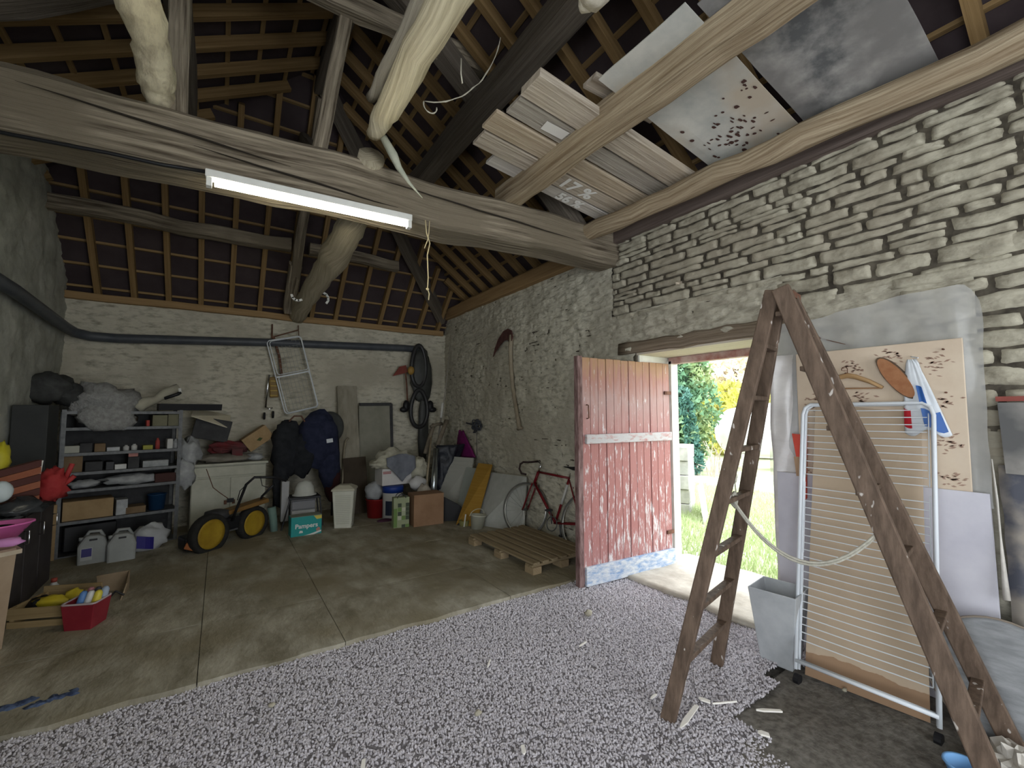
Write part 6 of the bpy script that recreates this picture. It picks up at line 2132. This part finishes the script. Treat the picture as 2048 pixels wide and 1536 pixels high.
for k, (c_, lab) in enumerate(RGB_):
    T_ = frame(-.745, 4.375, 0, -22)
    x, y = -.055 + .045 * (k % 3), -.04 + .07 * (k // 3)
    b = MB(T_)
    b.tube([(x, y, .05), (x + .035, y + .01, .20), (x + .05, y + .015, .27), (x + .053, y + .015, .285)], [.026, .026, .022, .012], n=12)
    tag(b.obj('spray_can' if k not in (3, 4) else 'hand_tool', mat('can_%s' % lab.split()[0], c_, rough=.35), None, smooth=True), lab, 'can' if k not in (3, 4) else 'tool', group='cans and tools in the red basket')
b = MB(frame(-.60, 4.44, 0, 0))
b.tube([(-.05, -.02, .17), (0, -.01, .225), (.05, -.02, .19)], .008, n=6)
tag(b.obj('pliers', BLACK, None), 'pliers poking out over the rim of the red basket', 'pliers')
# opened cardboard beside the crate
b = MB()
b.quad((-.80, 5.10, .0), (-.60, 5.05, .0), (-.60, 5.08, .19), (-.82, 5.13, .17), .008)
b.quad((-.60, 5.05, 0), (-.62, 4.78, 0), (-.58, 4.80, .16), (-.60, 5.08, .19), .008)
b.quad((-.80, 5.10, 0), (-.60, 5.05, .004), (-.62, 4.78, .004), (-.80, 4.82, 0), .006)
tag(b.obj('cardboard_tray', mat('worn_cardboard', (.24, .175, .105), (.32, .24, .16), sc=5, rough=.9), None), 'torn open cardboard tray right of the wooden crate', 'cardboard')
# jugs and bag before the shelf
JUG = mat('milky_jug', (.26, .27, .26), (.31, .32, .31), sc=5, rough=.4)
for k, (x, y, lab) in enumerate(((-1.03, 6.16, 'left milky canister with a blue label'), (-.80, 6.10, 'right milky canister without a label'))):
    jg = thing('canister', lab + ' before the shelf unit', 'canister', (x, y, 0), group='canisters before the shelf unit')
    JT = frame(x, y, 0, 10)
    b = MB(JT)
    b.prism([(-.11, 0), (.11, 0), (.115, .20), (.085, .29), (.03, .315), (-.06, .315), (-.115, .22)], 1, -.075, .075)
    b.obj('body', JUG, jg, bev=.02)
    b = MB(JT)
    b.tube([(-.06, 0, .29), (-.03, 0, .345), (.05, 0, .34), (.08, 0, .28)], .016, n=8)
    b.obj('grip', JUG, jg, smooth=True)
    b = MB(JT)
    b.lathe([(.022, 0), (.022, .03), (0, .032)], (-.085, 0, .265), 12)
    b.obj('cap', JUG, jg, smooth=True)
    b = MB(JT)
    b.box((.0, -.0765, .275), (.06, .004, .018))
    b.obj('grip_hole', DARK, jg)
    if k == 0:
        b = MB(JT)
        b.box((-.045, -.077, .14), (.085, .003, .12))
        b.obj('label_paper', mat('label_white', (.40, .40, .40), rough=.6), jg)
        b = MB(JT)
        b.box((-.045, -.0793, .155), (.075, .002, .08))
        b.obj('label_print', mat('violet_blue', (.05, .045, .17), rough=.6), jg)
sb_ = thing('feed_sack', 'white sack with a blue print slumped under the shelf unit', 'sack', (-.62, 6.35, 0))
b = MB(frame(-.60, 6.36, 0, 20))
b.blob((0, 0, .16), (.17, .09, .15), 16, 10, amp=.2, fr=2, seed=61, flat=-.15)
b.obj('sack', mat('sack_white', (.40, .41, .42), (.48, .49, .50), sc=6, rough=.5), sb_, smooth=True)
b = MB(frame(-.60, 6.36, 0, 20))
b.sheet(lambda u, v: (-.14 + .15 * u, -.10 - .012 * math.sin(u * 3), .10 + .13 * v - .04 * u), 4, 4)
b.obj('blue_print', mat('ultramarine', (.02, .015, .16), rough=.5), sb_)
b = MB()
b.quad((-1.15, 6.0, .005), (-.30, 6.28, .005), (-.33, 6.42, .02), (-1.18, 6.14, .02), .012)
tag(b.obj('floor_board', mat('dirty_board', (.20, .17, .09), (.26, .22, .13), sc=4, rough=.9), None), 'dirty board on the floor under the canisters', 'board')
# ---------------------------------------------------------------- outside the doorway
GR = mat('turf', (.36, .42, .22), (.54, .57, .38), sc=3, rough=.9, c3=(.60, .57, .46))
b = MB()
b.sheet(lambda u, v: (4.2 + 36 * u * u, -9 + 30 * v, -.09 - .10 * min(1, u * 6) + .05 * noise.noise(Vector((u * 20, v * 14, 0)))), 60, 60)
lawn = b.obj('ground_outside', GR, None, smooth=True)
tag(lawn, kind='structure')
b = MB()
b.sheet(lambda u, v: (4.25 + 5.5 * u, -.2 + 7.0 * v, -.085 - .10 * min(1, u * .9) + .05 * noise.noise(Vector((((5.5 * u + .05) / 36) ** .5 * 20, (8.8 + 7 * v) / 30 * 14, 0)))), 20, 20)
gr = b.obj('grass', GR, None, smooth=True)
tag(gr, 'thin pale green grass growing outside the doorway', 'grass', kind='stuff')
scatter(gr, 900, .006, mat('grass_blade', (.34, .47, .19), (.66, .68, .46), sc=9, rough=.8), .5, 1.4, verts=.10, upright=True, seed=4)
# block pier
pier = thing('block_pier', 'low pale pier of weathered concrete blocks outside the doorway', 'pier', (6.7, 4.75, -.2))
BLK = mat('lichen_block', (.42, .41, .38), (.60, .59, .55), sc=5, rough=.9, c3=(.24, .25, .24), bump=.4)
for k in range(5):
    for j in range(2):
        off = .12 if k % 2 else 0
        MB(frame(6.72, 4.8, 0, 28)).box((-.22 + .44 * j + off * (1 - 2 * j) * .3, 0, -.06 + .232 * k), (.43 - off * .6 * (1 if j else -.3), .30, .222)).obj('block', BLK, pier, bev=.008)
b = MB()
b.quad((6.12, 4.02, -.17), (6.62, 4.30, -.17), (6.72, 4.46, .40), (6.22, 4.18, .40), .035)
tag(b.obj('paving_slab', mat('pale_slab', (.60, .59, .56), (.70, .69, .66), sc=5, rough=.85), None), 'pale slab leaning against the block pier', 'slab')


def foliage(name, spots, m, root, nl, size, seed, aspect=2.0, droop=.0):
    """Thousands of small leaf sprays on the surface of lumpy clumps."""
    r_ = np.random.default_rng(seed)
    vs, fs = [], []
    tot = sum(s[3] ** 2 for s in spots)
    for cx, cy, cz, rad, sz in spots:
        k = max(30, int(nl * rad ** 2 / tot))
        d = r_.normal(size=(k, 3))
        d /= np.linalg.norm(d, axis=1)[:, None]
        p = np.array([cx, cy, cz]) + d * np.array([rad, rad, rad * sz]) * (0.72 + .36 * r_.random((k, 1)))
        t = r_.normal(size=(k, 3)) * .7 + d + np.array([0, 0, .6 - droop])
        t /= np.linalg.norm(t, axis=1)[:, None]
        w = np.cross(t, r_.normal(size=(k, 3)))
        w /= np.linalg.norm(w, axis=1)[:, None]
        s = size * (.6 + .8 * r_.random((k, 1)))
        for q, tt, ww, ss in zip(p, t, w, s):
            n0 = len(vs)
            vs += [tuple(q - ww * ss / aspect), tuple(q + tt * ss * .5 - ww * ss / aspect * .2), tuple(q + tt * ss), tuple(q + ww * ss / aspect)]
            fs.append((n0, n0 + 1, n0 + 2, n0 + 3))
    b = MB()
    b.add(vs, fs)
    return b.obj(name, m, root)


CON = mat('conifer_green', (.09, .20, .11), (.22, .36, .21), sc=1.6, rough=.8, c3=(.30, .36, .15))
tr = thing('conifer_tree', 'tall dense green conifer filling the left of the doorway view', 'tree', (11.3, 8.6, -.2))
MB().tube([(11.3, 8.6, -.2), (11.3, 8.6, 2), (11.35, 8.6, 5.5)], [.16, .12, .04], n=8).obj('trunk', OAKD, tr, smooth=True)
sp = []
rr = random.Random(3)
for k in range(46):
    z = .55 + 5.6 * k / 46
    w = 1.15 * (1 - (z / 7.5) ** 2)
    a = k * 2.4
    sp.append((11.3 + w * .75 * math.cos(a), 8.6 + w * .75 * math.sin(a), z, .42 + .25 * w * rr.random(), 1.35))
foliage('foliage', sp, CON, tr, 26000, .13, 2, droop=.1)
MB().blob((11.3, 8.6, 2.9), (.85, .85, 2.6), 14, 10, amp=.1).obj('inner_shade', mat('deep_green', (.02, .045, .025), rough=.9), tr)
iv = thing('ivy_trail', 'narrow trail of blue green ivy on the conifer edge', 'ivy', (11.0, 7.35, 0))
foliage('leaves', [(11.0 - .06 * k, 7.42 + .03 * math.sin(k), .1 + .24 * k, .17, 1.3) for k in range(9)], mat('ivy_green', (.05, .15, .13), (.12, .25, .2), sc=2, rough=.7), iv, 1500, .09, 4, aspect=1.4)
MB().tube([(11.05, 7.45, -.2), (10.9, 7.42, .9), (10.6, 7.45, 2.1)], .03, n=6).obj('stem', OAKD, iv)
ys = thing('yellow_shrub', 'yellow green shrub in blossom behind the tank', 'shrub', (17.5, 11, -.2))
foliage('foliage', [(17.5 + rr.uniform(-2.0, 2.2), 10.2 + rr.uniform(-2.2, 1.6), rr.uniform(.4, 2.3), rr.uniform(.5, .8), 1.0) for k in range(24)], mat('yellow_leaf', (.42, .44, .05), (.62, .55, .22), sc=1.0, rough=.8), ys, 9000, .2, 6)
MB().tube([(17.5, 10.4, -.2), (17.5, 10.3, 2.5)], .08, n=7).obj('stem', OAKD, ys)
pk = thing('blossom_tree', 'pale peach coloured autumn tree behind the yellow shrub', 'tree', (24, 14.5, -.2))
foliage('foliage', [(24 + rr.uniform(-3, 3), 13.5 + rr.uniform(-3, 3), rr.uniform(2.2, 7.0), rr.uniform(.8, 1.4), 1.0) for k in range(22)], mat('peach_leaf', (.78, .68, .55), (.85, .78, .62), sc=1.0, rough=.8), pk, 8000, .28, 8)
MB().tube([(24, 13.5, -.2), (24, 13.5, 4)], .14, n=7).obj('trunk', OAKD, pk)
# gas tank
tk = thing('gas_tank', 'big white domed gas tank lying on supports in the garden', 'tank', (14.6, 7.4, -.2))
b = MB()
TT = Matrix.Translation((14.2, 6.9, .95)) @ Matrix.Rotation(math.radians(-62), 4, 'Z') @ Matrix.Rotation(math.radians(90), 4, 'Y')
b.T = TT
pf = [(.0, -1.65), (.28, -1.60), (.52, -1.47), (.70, -1.25), (.76, -1.0), (.76, 1.0), (.70, 1.25), (.52, 1.47), (.28, 1.60), (.0, 1.65)]
b.lathe(pf, n=28, cap=False)
b.obj('shell', mat('tank_white', (.85, .85, .83), rough=.35), tk, smooth=True)
for s_ in (-.8, .8):
    MB(Matrix.Translation((14.2, 6.9, 0)) @ Matrix.Rotation(math.radians(-62), 4, 'Z')).box((s_, 0, .03), (.18, .8, .5)).obj('support', BLK, tk)
b = MB(Matrix.Translation((14.2, 6.9, 1.7)))
b.lathe([(.16, -.02), (.16, .10), (.12, .14), (0, .15)], n=14)
b.obj('valve_dome', MATS['tank_white'], tk, smooth=True)
sr = thing('dry_bush', 'tangle of bare dry stems at the foot of the tank', 'shrub', (11.3, 6.6, -.2))
b = MB()
for k in range(46):
    x, y = 11.6 + rr.uniform(-.7, .9), 6.9 + rr.uniform(-.5, .5)
    h = rr.uniform(.3, .95)
    dx_, dy_ = rr.uniform(-.4, .4), rr.uniform(-.4, .4)
    b.tube([(x, y, -.2), (x + dx_ * .4, y + dy_ * .4, h * .6 - .1), (x + dx_, y + dy_, h - .15)], .011, n=4)
tag(b.obj('stem', mat('dry_stem', (.36, .30, .24), (.5, .44, .36), sc=9, rough=.9), sr), kind='stuff')
b = MB()
b.box((17.6, 7.6, -.05), (.25, 3.2, .22), Matrix.Rotation(math.radians(20), 3, 'Z'))
tag(b.obj('kerb_stone', MATS['pale_slab'], None, bev=.02), 'long pale kerb beyond the grass by the tank', 'kerb')
hb = thing('far_hedge', 'distant pale hedge closing the garden', 'hedge', (30, 6, -.2))
foliage('foliage', [(31 + rr.uniform(-1, 1), -4 + 26 * k / 22, rr.uniform(.6, 1.8), rr.uniform(1.0, 1.6), .9) for k in range(23)], mat('hedge_leaf', (.20, .27, .10), (.34, .38, .2), sc=.8, rough=.85), hb, 6000, .3, 12)
